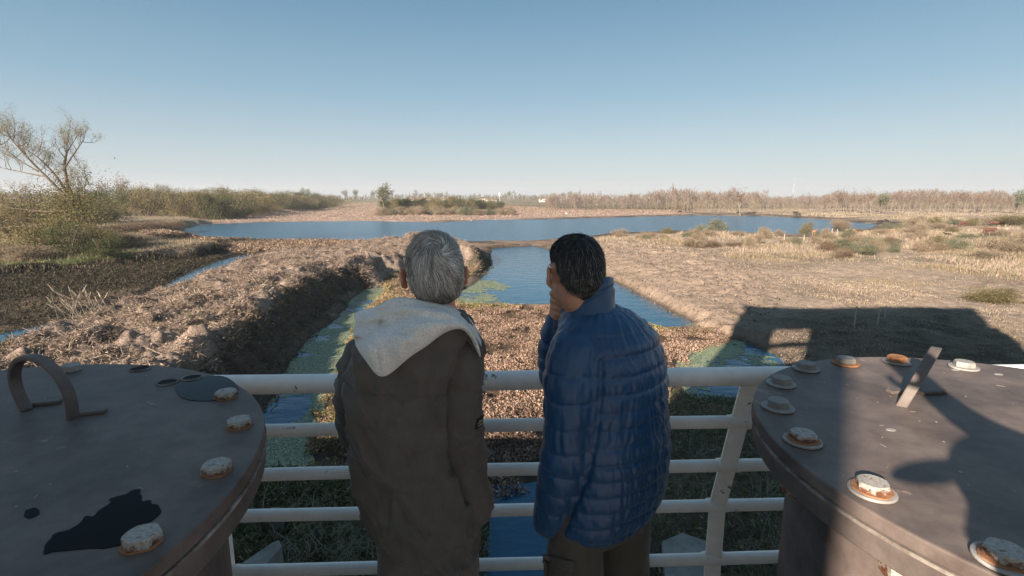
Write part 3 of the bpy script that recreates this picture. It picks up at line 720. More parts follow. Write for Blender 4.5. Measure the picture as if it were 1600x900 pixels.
for px, py, st, rot in ((111, 570, ('pale', None), .2), (353, 611, ('rusty', None), .5), (373, 655, ('rusty', None), .1), (338, 724, ('rusty', None), .6), (221, 833, ('rusty', None), .35)):
    bolt(lc, px, py, st, rot)
for px, py in ((219, 577), (300, 591), (262, 598)):
    c = G(px, py, ZT); mb = MB(); annulus_disc(mb, c, .026, ZT + .0004, ZT + .002, 24); o = wpart(mb.build('bolt_hole', M['damp'], None), lc)
    mb = MB(); a = np.linspace(0, 2 * np.pi, 25); mb.tube(np.stack([c[0] + .028 * np.cos(a), c[1] + .028 * np.sin(a), np.full(25, ZT + .002)], 1), .003, 6, False); wpart(mb.build('hole_rim', M['seal']), o)
scuffs(lc, CL, RL_, 170, 5)
A = G(42, 641, ZT); B = G(114, 653, ZT); flat_arch(lc, A, B, .145, (-.02, 0, 0), .026, .013)
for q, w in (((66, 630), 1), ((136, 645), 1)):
    c = G(*q, ZT + .004); mb = MB(); mb.box((c[0], c[1], ZT + .005), (.082, .022, .009), .35); wpart(mb.build('handle_strip', M['flange'], bevel=.002), lc)  # thin dark strips laid beside the handle feet
thin_patch(lc, [(72, 859), (82, 842), (99, 830), (123, 822), (127, 811), (144, 805), (164, 791), (181, 777), (205, 768), (222, 768), (220, 787), (238, 783), (251, 793), (253, 805), (230, 818), (200, 838), (184, 855), (136, 859), (99, 865), (78, 866)], 'wet_stain', M['damp'], label='black wet stain beside the nearest bolt', rag=.007)
thin_patch(lc, [(273, 607), (285, 596), (310, 590), (345, 588), (365, 597), (372, 610), (350, 624), (310, 627), (283, 621)], 'puddle', M['wet'], .0018, label='puddle mirroring the sky at the rim')
thin_patch(lc, [(40, 798), (55, 794), (62, 802), (48, 810), (38, 807)], 'wet_stain', M['damp'])
for px, py, r in ((238, 632, .006), (232, 630, .004), (243, 634, .004), (228, 588, .004)):
    c = G(px, py, ZT); mb = MB(); annulus_disc(mb, c, r, ZT + .0003, ZT + .0012, 9); wpart(mb.build('paint_fleck', M['pale_washer']), lc)

rc_ = cover('pipe_cover', 'dark brown steel pipe cover half in sunlight with washers under its bolts', CR, RR_, .575, 14)
for px, py, st, rot in ((1221, 592, ('grey', 'pale_washer'), .3), (1216, 628, ('grey', 'pale_washer'), .1), (1260, 569, ('grey', 'pale_washer'), .5), (1322, 561, ('grey', 'rust'), .2), (1402, 559, ('rust', 'pale_washer'), .4),
                        (1507, 567, ('pale', 'pale_washer'), .1), (1255, 679, ('rusty', 'pale_washer'), .45), (1364, 756, ('rusty', 'pale_washer'), .1), (1572, 862, ('rusty', 'pale_washer'), .6)):
    bolt(rc_, px, py, st, rot, r=.0285, h=.0165)
scuffs(rc_, CR, RR_, 150, 6)
A = G(1409, 634, ZT); B = G(1424, 606, ZT); flat_arch(rc_, A, B, .125, (.065, .01, 0), .026, .016, bulge=.008)
for q in ((1409, 611), (1456, 612)):
    c = G(*q, ZT + .004); mb = MB(); mb.box((c[0], c[1], ZT + .005), (.085, .024, .009), .15); wpart(mb.build('handle_strip', M['flange'], bevel=.002), rc_)  # flat dark strips on either side of the handle
for px, py, r in ((1493, 578, .013), (1560, 585, .013), (1216, 640, .008), (1392, 672, .012)):
    c = G(px, py, ZT); mb = MB(); a = np.linspace(0, 6.28, 12, endpoint=False); mb.prism(np.stack([c[0] + r * np.cos(a), c[1] + .6 * r * np.sin(a)], 1), ZT + .0003, ZT + .0013); wpart(mb.build('paint_fleck', M['pale_washer']), rc_)
# clamp box under the right flange, on the pipe wall
ang = math.radians(214); q = (CR[0] + (.575 + .045) * math.cos(ang), CR[1] + (.575 + .045) * math.sin(ang), ZT - .235)
mb = MB(); mb.box(q, (.09, .15, .28), ang); o = wpart(mb.build('bracket', M['flange'], bevel=.004), rc_)

# --- old concrete on the bank below the railing
def conc(name, pix, zt, zb, label, cat):
    q = np.array([G(x, y, zt)[:2] for x, y in pix]); mb = MB(); mb.prism(q, zb, zt); return tag(mb.build(name, M['concrete'], bevel=.02), label, cat)
conc('concrete_wing_wall', [(350, 898), (424, 848), (436, 843), (441, 853), (392, 905)], 1.7, -.5, 'weathered concrete wing wall sloping below the left end of the railing', 'wing wall')
conc('concrete_block', [(424, 800), (424, 792), (440, 792), (442, 800)], 1.0, -.2, 'small broken concrete block among weeds below the railing', 'concrete block')
conc('concrete_apron', [(1040, 905), (1034, 845), (1066, 832), (1120, 850), (1128, 905)], .75, -.5, 'pale concrete apron under the railing right of the man in blue', 'concrete apron')
# ------------------------------------------------------------------ people
from mathutils.bvhtree import BVHTree
def mat3(yaw, pitch=0.0, roll=0.0):
    return np.array(Matrix.Rotation(yaw, 3, 'Z') @ Matrix.Rotation(pitch, 3, 'X') @ Matrix.Rotation(roll, 3, 'Y'))
def xf(part, Rm, c):
    V, F = part; return np.asarray(V) @ Rm.T + np.asarray(c), F
def skin_mat(name, c1, c2):
    m, N, L, b = nodes(name); t = noise_tex(N, L, 30, 5); r = ramp(N, [(.35, c1), (.65, c2)]); L.new(t.outputs['Fac'], r.inputs[0]); L.new(r.outputs[0], b.inputs['Base Color'])
    b.inputs['Roughness'].default_value = .5; b.inputs['Subsurface Weight'].default_value = .12; b.inputs['Subsurface Radius'].default_value = (.012, .005, .003)
    t2 = noise_tex(N, L, 400, 3); bump(N, L, b, t2.outputs['Fac'], .15, .001); return m
def fabric(name, c1, c2, scale=14, weave=700, rough=.85, bstr=.35, sheen=.15, mott=None):
    m, N, L, b = nodes(name); t = noise_tex(N, L, scale, 7, .65); r = ramp(N, [(.32, c1), (.68, c2)]); L.new(t.outputs['Fac'], r.inputs[0]); out = r.outputs[0]
    if mott:
        t3 = noise_tex(N, L, mott, 2, .8); mr = N.new('ShaderNodeMapRange'); mr.inputs[1].default_value = .35; mr.inputs[2].default_value = .65; mr.inputs[3].default_value = .78; mr.inputs[4].default_value = 1.18
        L.new(t3.outputs['Fac'], mr.inputs[0]); mx = N.new('ShaderNodeMix'); mx.data_type = 'RGBA'; mx.blend_type = 'MULTIPLY'; mx.inputs[0].default_value = 1
        L.new(out, mx.inputs[6]); L.new(mr.outputs[0], mx.inputs[7]); out = mx.outputs[2]
    L.new(out, b.inputs['Base Color']); b.inputs['Roughness'].default_value = rough; b.inputs['Sheen Weight'].default_value = sheen; b.inputs['Sheen Roughness'].default_value = .5
    b.inputs['Specular IOR Level'].default_value = .3
    t2 = noise_tex(N, L, weave, 2); t4 = noise_tex(N, L, 42, 5, .65, dist=.8); bp = bump(N, L, b, t4.outputs['Fac'], bstr, .004); bump(N, L, b, t2.outputs['Fac'], bstr, .0008, bp); return m
M['skin'] = skin_mat('skin', (.52, .25, .165), (.60, .31, .21))
M['skin_b'] = skin_mat('tanned_skin', (.42, .205, .13), (.50, .26, .17))
M['parka'] = fabric('waxed_cotton', (.076, .068, .060), (.102, .091, .081), 16, 900, .8, .75)
M['jersey'] = fabric('grey_marl_jersey', (.60, .585, .56), (.70, .685, .66), 9, 500, .95, .5, .3, mott=260)
M['nylon'] = fabric('navy_nylon', (.005, .042, .116), (.009, .058, .148), 7, 1200, .34, .35, .1)
M['nylon'].node_tree.nodes['Principled BSDF'].inputs['Specular IOR Level'].default_value = .5
M['trouser_dark'] = fabric('charcoal_twill', (.085, .078, .068), (.12, .11, .098), 9, 900)
M['trouser_olive'] = fabric('olive_drill', (.052, .048, .039), (.075, .069, .056), 9, 900)
M['denim'] = fabric('dark_denim', (.03, .04, .06), (.05, .06, .085), 9, 900)
M['shoe'] = simple('shoe_leather', (.02, .017, .015), (.035, .03, .026), 20, .5)
M['hair'] = attr_mat('hair', .42, .45)
M['eye'] = simple('eye_white', (.20, .17, .15), (.26, .23, .2), 20, .3, 0)

HE = ((0, -.014, .009), (.080, .103, .111))     # hair ellipsoid in head space
def head_parts(Rm, c, neck_to):
    E = lambda q, r, rot=None: xf(ellipsoid(q, r, rot), Rm, c)
    p = [E((0, -.010, .022), (.075, .097, .090)), E((0, .032, -.052), (.057, .060, .066)), E((0, .082, .028), (.050, .016, .012)), E((0, .094, -.054), (.024, .010, .011)),
         E((0, .080, -.098), (.024, .019, .018)), E((.045, .062, -.025), (.022, .022, .026)), E((-.045, .062, -.025), (.022, .022, .026))]
    p.append(xf(limb([(0, .088, .018, .009), (0, .100, -.004, .011), (0, .108, -.022, .015)], 12, 3), Rm, c))
    for s in (-1, 1):
        rot = np.array(Matrix.Rotation(s * R(28), 3, 'Z') @ Matrix.Rotation(R(-12), 3, 'X'))
        p.append(E((s * .091, -.004, -.010), (.0065, .020, .033), rot)); p.append(E((s * .085, .002, -.032), (.008, .010, .013)))
        p.append(E((s * .097, -.012, .002), (.005, .012, .021), rot))
    a = Rm @ np.array([0, -.015, -.03]) + c; m = Rm @ np.array([0, -.022, -.085]) + c
    p.append(limb([(*a, .056), (*m, .050), (*neck_to, .055)], 18, 5))
    return p
LINE = [.62, .58, .38, .12, .14, -.22, -.70, -.93]
def in_hair(d, line=LINE):
    """d unit directions in head space -> signed height above the hair line"""
    az = np.degrees(np.abs(np.arctan2(d[:, 0], d[:, 1])))
    zl = np.interp(az, [0, 40, 70, 84, 97, 108, 125, 180], line)
    return d[:, 2] - zl
def make_hair(parent, Rm, c, seed, pal_top, pal_low, n=9000, length=.032, whorl=(.12, -.72, .66), swirl=.55, thin=0.0, wid=.00075, pw=2.35, mess=.16, line=LINE, lk=.7):
    rng = np.random.default_rng(seed); cc, rr = np.array(HE[0]), np.array(HE[1])
    V, F = ellipsoid((0, 0, 0), (1, 1, 1), None, 72, 44); h = in_hair(V, line)
    k = sstep(-.04, .12, h)
    off = -.36 + .36 * k + (.022 * vn3(V[:, 0] * 7, V[:, 1] * 7, V[:, 2] * 7, seed) + .016 * vn3(V[:, 0] * 17, V[:, 1] * 17, V[:, 2] * 13, seed + 1)) * k
    sq = lambda d: d / (np.abs(d) ** pw).sum(-1, keepdims=True) ** (1 / pw) * np.linalg.norm(d, axis=-1, keepdims=True)
    W = sq(V * (1 + off)[:, None]) * rr + cc
    Vs = [W]; Fq = [f for f in F]; low = sstep(.1, -.75, V[:, 2])
    base = np.array(pal_top).mean(0) * .45; lowc = np.array(pal_low).mean(0) * .6
    Cs = [base * (1 - low[:, None]) + lowc * low[:, None]]
    # strands, combed away from the crown
    wv = np.array(whorl) / np.linalg.norm(whorl)
    d = rng.normal(size=(n * 3, 3)); d /= np.linalg.norm(d, axis=1)[:, None]; d = d[(in_hair(d, line) > -.02)]
    if thin: d = d[rng.random(len(d)) > thin * np.exp(-((1 - d @ wv) / .035))]
    d = d[:n]; n = len(d); pos = d.copy(); seg = 5; L = length * rng.uniform(.6, 1.25, n) * (1 - .55 * sstep(-.2, -.8, d[:, 2])) * np.clip(in_hair(d, line) / .38 + .12, .15, 1); lock = vn3(d[:, 0] * 11, d[:, 1] * 11, d[:, 2] * 11, seed + 5); lift = lk * (rng.uniform(.005, .085, n) + .06 * np.maximum(lock, 0) + .10 * (rng.random(n) < .06)) * (1 - .75 * sstep(-.1, -.7, d[:, 2]))
    clump = vn3(d[:, 0] * 6, d[:, 1] * 6, d[:, 2] * 6, seed + 3)[:, None]
    pts = [pos * (1 + .0 * lift)[:, None]]
    for s in range(seg):
        tow = pos - wv * (pos @ wv)[:, None]; tow /= np.linalg.norm(tow, axis=1)[:, None] + 1e-6
        sw = np.cross(np.broadcast_to(wv, pos.shape), tow); fade = np.exp(-(1 - pos @ wv) / .5)[:, None]
        f = tow + swirl * sw * fade + np.array([0, 0, -.35]) + .7 * clump * sw + rng.normal(0, mess, (n, 3))
        f -= pos * np.sum(f * pos, 1)[:, None]; f /= np.linalg.norm(f, axis=1)[:, None]
        pos = pos + f * (L / seg / .09)[:, None]; pos /= np.linalg.norm(pos, axis=1)[:, None]
        t = (s + 1) / seg; pts.append(pos * (1.012 + lift * (t ** 1.2) * (1 - .25 * t))[:, None])
    pts = sq(np.stack(pts, 1)) * rr + cc                                  # n, seg+1, 3
    nrm = pts[:, 0] - cc; nrm /= np.linalg.norm(nrm, axis=1)[:, None]
    T = pts[:, -1] - pts[:, 0]; B = np.cross(T, nrm); B /= np.linalg.norm(B, axis=1)[:, None]; U = np.cross(B, T); U /= np.linalg.norm(U, axis=1)[:, None] + 1e-9
    w = np.array([1, 1, .95, .8, .55, .15]) * wid
    tri = [B, -.5 * B + .87 * U, -.5 * B - .87 * U]
    S = np.stack([pts + q[:, None, :] * w[None, :, None] for q in tri], 2).reshape(n, -1, 3)
    o = len(W) + np.arange(n)[:, None] * ((seg + 1) * 3); FS = []
    for s in range(seg):
        for j in range(3):
            FS.append(o + np.array([s * 3 + j, s * 3 + (j + 1) % 3, s * 3 + 3 + (j + 1) % 3, s * 3 + 3 + j]))
    hi, lo = pick(rng, n, pal_top, .25), pick(rng, n, pal_low, .25); wl2 = sstep(-.05, -.6, d[:, 2] + rng.normal(0, .12, n))[:, None]
    cl = (hi * (1 - wl2) + lo * wl2) * (1 + .42 * lock[:, None])
    V = np.concatenate([W, S.reshape(-1, 3)]) @ Rm.T + c
    C = np.concatenate([Cs[0], np.repeat(cl, (seg + 1) * 3, 0)])
    q4 = np.array([f for f in Fq if len(f) == 4]); q3 = np.array([f for f in Fq if len(f) == 3])
    me = mesh_np('hair', V, [q4, q3, np.concatenate(FS)], np.clip(C, .004, .9), True)
    return wpart(link('hair', me, M['hair']), parent)
def rings_px(rows, D, yaw, pw=2.3):
    out = []
    for r in rows:
        py, xl, xr, b = r[:4]; y = D(py) if callable(D) else D; xm = (xl + xr) / 2
        c = P(xm, py, y); sl = y * math.cos(TH) + (H - c[2]) * math.sin(TH); w = (xr - xl) / 2 * sl / 800
        a = math.sqrt(max(w * w - (b * math.sin(yaw)) ** 2, 1e-4)) / math.cos(yaw)
        out.append((c[0], c[1], c[2], a, b, yaw, pw) + tuple(r[4:]))
    return out
def pl(px, py, y, r): return (*P(px, py, y), r)
def finger(K, J, Tp, r0=.0095):
    K, J, Tp = [np.array(q) for q in (K, J, Tp)]; m = (J + Tp) / 2 + (J - K) * .12
    return limb([(*K, r0 * 1.05), (*J, r0), (*m, r0 * .92), (*Tp, r0 * .8)], 10, 4)
def hand_parts(wrist, d, side, n, curl=.5, size=1.0):
    """palm, four unequal bent fingers and a thumb; d = pointing, side = towards the thumb, n = palm normal (curl side)"""
    w = np.array(wrist); d, side, n = [np.array(q, float) / np.linalg.norm(q) for q in (d, side, n)]
    rot = np.stack([side, d, n], 1); p = [(ellipsoid(w + d * .045 * size, (.041 * size, .052 * size, .016 * size), rot))]
    for k, (o, l) in enumerate(((.030, .072), (.010, .080), (-.010, .075), (-.029, .060))):
        K = w + d * .078 * size + side * o * size; a = curl * (1 + .1 * k)
        J = K + (d * math.cos(a) + n * math.sin(a)) * l * .45 * size; Tp = J + (d * math.cos(2.1 * a) + n * math.sin(2.1 * a)) * l * .55 * size
        p.append(finger(K - d * .02, J, Tp, .0088 * size))
    T0 = w + d * .020 * size + side * .030 * size; T1 = T0 + (side * .75 + d * .55 + n * .3) * .036 * size; T2 = T1 + (side * .15 + d * .9 + n * .4) * .034 * size
    p.append(finger(T0 - side * .015, T1, T2, .0105 * size)); return p
def legs(hip, feet, zr, mat, parent, rad=(.098, .090, .068, .062, .060), name='trousers', waist=None):
    """trousers as one continuous mesh; hip, feet: two points each"""
    parts = []
    for h, f in zip(hip, feet):
        k = (np.array(h) + np.array(f)) / 2 + np.array([0, .02, .02])
        parts.append(limb([(*h, rad[0]), (*((np.array(h) + k) / 2), rad[1]), (*k, rad[2]), (*((np.array(f) + k) / 2), rad[3]), (f[0], f[1], DK + .06, rad[4])], 20, 5))
    if waist is not None: parts.append(loft(waist))
    me = remesh(parts, .009, 3); V = get_v(me); n = get_n(me)
    q = .006 * vn3(V[:, 0] * 14, V[:, 1] * 14, V[:, 2] * 9, 5) + .003 * vn3(V[:, 0] * 40, V[:, 1] * 40, V[:, 2] * 26, 9)
    set_v(me, V + n * q[:, None]); return wpart(link(name, me, mat), parent)
def shoe(parent, f, yaw):
    d = np.array([-math.sin(yaw), math.cos(yaw), 0]); b = np.array([f[0], f[1], DK])
    me = remesh([limb([(*(b - d * .06 + (0, 0, .047)), .042), (*(b + d * .05 + (0, 0, .045)), .043), (*(b + d * .17 + (0, 0, .036)), .034)], 16, 4), limb([(*(b + (0, 0, .05)), .045), (*(b + (0, 0, .12)), .044)], 14, 3)], .008, 3)
    V = get_v(me); V[:, 2] = np.maximum(V[:, 2], DK + .003); set_v(me, V); return wpart(link('shoe', me, M['shoe']), parent)
def bare_legs(hip, feet, yaw):
    p = []
    for h, f in zip(hip, feet):
        k = (np.array(h) + np.array(f)) / 2 + np.array([0, .02, .02]); d = np.array([-math.sin(yaw), math.cos(yaw), 0])
        p.append(limb([(*h, .075), (*k, .050), (f[0], f[1], DK + .08, .036)], 14, 5)); b = np.array([f[0], f[1], DK + .04])
        p.append(limb([(*(b - d * .04), .030), (*(b + d * .13), .022)], 12, 3))
    return p
def eyes(parent, Rm, c):
    for s in (-1, 1):
        V, F = xf(ellipsoid((s * .031, .077, .006), (.0105, .0105, .0105), None, 12, 8), Rm, c); mb = MB(); mb.add(V, F); wpart(mb.build('eye', M['eye'], smooth=True), parent)
def seg_dist(V, chain):
    """nearest distance to a polyline of x,y,z,r rows, the length along it, and the radius there"""
    c = catmull(chain, 6); best = np.full(len(V), 9.0); al = np.zeros(len(V)); rad = np.zeros(len(V)); acc = 0.0
    for i in range(len(c) - 1):
        a, b = c[i, :3], c[i + 1, :3]; e = b - a; l = np.linalg.norm(e); t = np.clip(((V - a) @ e) / (l * l), 0, 1); dd = np.linalg.norm(V - a - t[:, None] * e, axis=1)
        k = dd < best; best[k] = dd[k]; al[k] = acc + t[k] * l; rad[k] = (c[i, 3] + t * (c[i + 1, 3] - c[i, 3]))[k]; acc += l
    return best, al, rad

# ---- the grey-haired man in the dark parka
def man_grey():
    yaw = R(14); hy = R(17); c = P(678, 427, 1.405); Rm = mat3(hy, R(-6), R(0)) * .925
    D = lambda py: 1.395 + .04 * np.clip((py - 480) / 300, 0, 1)
    sh_c = P(680, 500, 1.40)
    rarm = [pl(722, 552, 1.41, .055), pl(723, 605, 1.42, .059), pl(729, 690, 1.45, .057), pl(739, 760, 1.455, .050), pl(746, 800, 1.45, .043)]
    larm = [pl(568, 556, 1.43, .052), pl(554, 608, 1.47, .052), pl(556, 668, 1.53, .050), pl(585, 700, 1.61, .045), pl(625, 712, 1.68, .040)]
    neck = P(690, 505, 1.385)
    hip = [np.array([P(632, 870, 1.43)[0], 1.43, DK + .86]), np.array([P(708, 870, 1.43)[0], 1.45, DK + .86])]
    feet = [np.array([hip[0][0] - .02, 1.42, 0]), np.array([hip[1][0] + .03, 1.46, 0])]
    # body
    parts = head_parts(Rm, c, neck)
    pel = (hip[0] + hip[1]) / 2
    parts.append(limb([(*(neck - (0, 0, .05)), .055), (sh_c[0] - .02, 1.42, DK + 1.28, .075), (pel[0] - .01, 1.44, DK + 1.1, .08), (*pel, .09)], 18, 5))
    for arm in (rarm, larm):
        parts.append(limb([(neck[0], neck[1] + .025, neck[2] - .12, .045)] + [(a[0], a[1], a[2], a[3] * .6) for a in arm], 14, 5))
    parts += hand_parts(P(742, 790, 1.47), (-.8, .15, -.5), (-.3, 1, .2), (-.2, -.2, -1), .3)
    parts += hand_parts(P(630, 712, 1.685), (.9, .35, -.1), (.1, .2, 1), (.2, -1, 0), .5)
    parts += bare_legs(hip, feet, yaw)
    me = remesh(parts, .0048, 3); set_v(me, get_v(me))
    root = link('person', me, M['skin']); tag(root, 'grey haired man in a dark parka with a grey hood at the railing', 'person')
    # hair
    make_hair(root, Rm, c, 11, [(.50, .475, .44), (.66, .635, .60), (.36, .335, .30), (.18, .165, .14), (.78, .76, .73)], [(.10, .09, .075), (.16, .145, .125), (.06, .052, .045), (.34, .32, .30)], n=13000, length=.038, whorl=(.02, -.84, .54), swirl=1.1, thin=.6)
    eyes(root, Rm, c)
    # parka
    rows = [(492, 652, 716, .060), (506, 622, 732, .078), (520, 594, 744, .092), (540, 568, 748, .104), (562, 556, 744, .113), (600, 550, 730, .120), (660, 556, 718, .124), (720, 560, 716, .130), (775, 568, 738, .140), (812, 580, 746, .147), (836, 592, 747, .150, -.40, 0)]
    rg = rings_px(rows, D, yaw)
    me = remesh([loft(rg), limb(rarm, 20, 6), limb(larm, 20, 6)], .0065, 5)
    V = get_v(me); n = get_n(me)
    dr, ar, rr = seg_dist(V, rarm); dl, al, rl2 = seg_dist(V, larm)
    low = sstep(DK + 1.25, DK + .85, V[:, 2])
    q = .020 * vn3(V[:, 0] * 9, V[:, 1] * 9, V[:, 2] * 4.2, 21) + .009 * vn3(V[:, 0] * 16 + V[:, 2] * 5, V[:, 1] * 16, V[:, 2] * 9, 22)
    fo = V[:, 2] * 20 + V[:, 0] * 14 + 2.2 * vn3(V[:, 0] * 6, V[:, 1] * 6, V[:, 2] * 6, 24)
    q += .012 * (1 - np.abs(np.sin(fo))) ** 2.5 * (.35 + low) + .011 * (1 - np.abs(vn3(V[:, 0] * 13, V[:, 1] * 13, V[:, 2] * 6 + V[:, 0] * 8, 27))) ** 6 + .006 * (1 - np.abs(vn3(V[:, 0] * 27 + V[:, 2] * 9, V[:, 1] * 27, V[:, 2] * 17, 28))) ** 6 + .0022 * vn3(V[:, 0] * 45, V[:, 1] * 45, V[:, 2] * 30, 25)
    onarm = (dr < rr * 1.3); ring = 1 - np.abs(np.sin(ar * 34 + 2.5 * vn3(V[:, 0] * 9, V[:, 1] * 9, V[:, 2] * 9, 31)))
    q = np.where(onarm, q * .5 + .010 * ring ** 3 * sstep(.14, .30, ar) , q)
    onl = (dl < rl2 * 1.3); ring = 1 - np.abs(np.sin(al * 40 + 2.5 * vn3(V[:, 0] * 9, V[:, 1] * 9, V[:, 2] * 9, 33))); q = np.where(onl, q * .4 + .008 * ring ** 2, q)
    # yoke seam, sleeve seam and centre drape
    zz = V[:, 2] - DK; yk = np.abs(zz - (1.268 - .10 * (V[:, 0] + .22))); q -= .0075 * np.exp(-(yk / .0045) ** 2) - .0025 * np.exp(-((yk - .012) / .006) ** 2) * (~onarm) * (V[:, 1] < 1.42)
    q -= .024 * np.exp(-((dr - rr * 1.32) / .010) ** 2) * (V[:, 1] < 1.45) * (zz > .9)
    set_v(me, V + n * q[:, None])
    jk = wpart(link('parka', me, M['parka']), root)
    bv = BVHTree.FromPolygons([Vector(v) for v in get_v(me)], [tuple(p.vertices) for p in me.polygons])
    def hit(px, py):
        d = Vector(ray(px, py)).normalized(); h = bv.ray_cast(Vector((0, 0, H)), d, 5.0); return None if h[0] is None else h[0][1]
    # hood lying on the back
    U = catmull([(552, 520), (559, 491), (578, 487), (600, 480), (620, 470), (655, 474), (688, 481), (715, 495), (733, 512), (746, 534), (752, 556)], 8)
    Lw = catmull([(552, 524), (556, 540), (563, 552), (575, 569), (588, 585), (600, 588), (613, 581), (640, 558), (670, 537), (698, 518), (722, 515), (736, 531), (750, 560)], 8)
    nu, nv = 70, 26
    def res(C, n):
        s = np.concatenate([[0], np.cumsum(np.linalg.norm(np.diff(C, axis=0), axis=1))]); t = np.linspace(0, s[-1], n); return np.stack([np.interp(t, s, C[:, k]) for k in (0, 1)], 1)
    Uc, Lc = res(U, nu), res(Lw, nu)
    Fr, Bk = np.zeros((nu, nv, 3)), np.zeros((nu, nv, 3))
    def pd(p, a, b):
        a, b, p = np.array(a, float), np.array(b, float), np.array(p); e = b - a; t = np.clip((p - a) @ e / (e @ e), 0, 1); return np.linalg.norm(p - a - t * e)
    for i in range(nu):
        u = i / (nu - 1)
        for j in range(nv):
            v = j / (nv - 1); p = Uc[i] * (1 - v) + Lc[i] * v
            yb = 1.33 + .09 * abs(u - .5) * 2 * (1 - v); h = hit(*p)
            edge = min(1, 5 * min(u, 1 - u) + .1) * math.sin(math.pi * min(max(v * .92 + .05, 0), 1)) ** .6
            th = .016 + .050 * edge
            if v < .22: th += .016 * math.sin(math.pi * v / .22)            # rolled rim
            if h is not None: yb = min(yb, h - .004) if v < .6 else h - .004
            cr = 0
            for a, b, w, am in (((596, 503), (636, 522), 4.0, .020), ((580, 515), (590, 560), 3.2, .014), ((590, 560), (594, 584), 3.0, .010), ((594, 490), (597, 512), 3.0, .012), ((560, 512), (592, 503), 3.0, .016), ((600, 493), (700, 500), 4.0, .012), ((640, 545), (690, 508), 8.0, .006)):
                cr += am * math.exp(-(pd(p, a, b) / w) ** 2)
            Fr[i, j] = P(p[0], p[1], yb - th + cr * min(1, edge * 1.6)); Bk[i, j] = P(p[0], p[1], yb + .006)
    V = np.concatenate([Fr.reshape(-1, 3), Bk.reshape(-1, 3)]); o = nu * nv; F = []
    for i in range(nu - 1):
        for j in range(nv - 1):
            a = i * nv + j; F += [(a, a + 1, a + nv + 1, a + nv), (o + a, o + a + nv, o + a + nv + 1, o + a + 1)]
    for i in range(nu - 1):
        for j in (0, nv - 1): a = i * nv + j; F.append((a, a + nv, o + a + nv, o + a))
    for j in range(nv - 1):
        for i in (0, nu - 1): a = i * nv + j; F.append((a, a + 1, o + a + 1, o + a))
    rim = catmull([(*P(559, 494, 1.40), .012), (*P(590, 486, 1.345), .014), (*P(622, 474, 1.318), .016), (*P(660, 478, 1.312), .016), (*P(698, 488, 1.325), .016), (*P(726, 508, 1.36), .015), (*P(744, 530, 1.40), .014), (*P(752, 556, 1.44), .011)], 4)
    rimw = catmull([(*P(648, 478, 1.33), .016), (*P(690, 482, 1.34), .016), (*P(722, 498, 1.38), .015), (*P(742, 520, 1.43), .014), (*P(755, 545, 1.47), .012)], 4)
    me = remesh([(V, F), limb(rim, 12, 2), limb(rimw, 12, 2)], .0042, 3); V = get_v(me); n = get_n(me)
    set_v(me, V + n * (.003 * vn3(V[:, 0] * 22, V[:, 1] * 22, V[:, 2] * 16, 41))[:, None])
    wpart(link('hood', me, M['jersey']), root)
    # shoulder tab and collar flap on the right shoulder
    me = remesh([limb([(*P(722, 514, 1.345), .010), (*P(740, 534, 1.365), .013), (*P(752, 556, 1.385), .012)], 10, 5), limb([(*P(735, 516, 1.40), .012), (*P(750, 536, 1.415), .014), (*P(757, 551, 1.42), .008)], 10, 5)], .005, 2)
    V = get_v(me); set_v(me, V); wpart(link('epaulette', me, M['parka']), root)
    # small dark badge with two pale lines, on the right sleeve
    pc = P(756, 657, 1.40); dirn = Vector((-.85, .52, 0)).normalized(); sx = Vector((.52, .85, 0)); g = []
    nb = 9
    def badge(w, h, ox, oz, off):
        V = []
        for a in np.linspace(-w / 2, w / 2, nb):
            for b_ in np.linspace(-h / 2, h / 2, nb):
                st = Vector(P(745, 657, 1.42)) - dirn * .2 + sx * (a + ox) + Vector((0, 0, b_ + oz)); hh = bv.ray_cast(st, dirn, 1.0)
                V.append(tuple((hh[0] if hh[0] is not None else st + dirn * .14) - dirn * off))
        return V, [(i * nb + j, (i + 1) * nb + j, (i + 1) * nb + j + 1, i * nb + j + 1) for i in range(nb - 1) for j in range(nb - 1)]
    mb = MB(); mb.add(*badge(.050, .032, 0, 0, .0035)); M['badge'] = simple('badge_cloth', (.008, .008, .008), (.014, .014, .014), 60, .7); o = wpart(mb.build('sleeve_badge', M['badge']), root)
    s_ = o.modifiers.new('t', 'SOLIDIFY'); s_.thickness = .002; s_.offset = 0
    M['thread'] = simple('pale_thread', (.42, .36, .22), (.5, .44, .3), 60, .8)
    for w, h, ox, oz in ((.042, .0022, 0, .001), (.014, .005, -.010, .008), (.014, .005, .008, .008), (.006, .005, -.012, -.008), (.010, .005, 0, -.008), (.006, .005, .012, -.008)):
        mb = MB(); mb.add(*badge(w, h, ox, oz, .0052)); wpart(mb.build('badge_stitching', M['thread']), o)
    # trousers, shoes
    w = [(pel[0], pel[1], DK + .72, .140, .105, yaw, 2.2), (pel[0], pel[1], DK + .82, .140, .10, yaw, 2.3), (pel[0], pel[1], DK + .92, .115, .08, yaw, 2.3)]
    legs(hip, feet, 0, M['trouser_dark'], root, rad=(.080, .085, .068, .062, .060), waist=w)
    for f in feet: shoe(root, f, yaw)

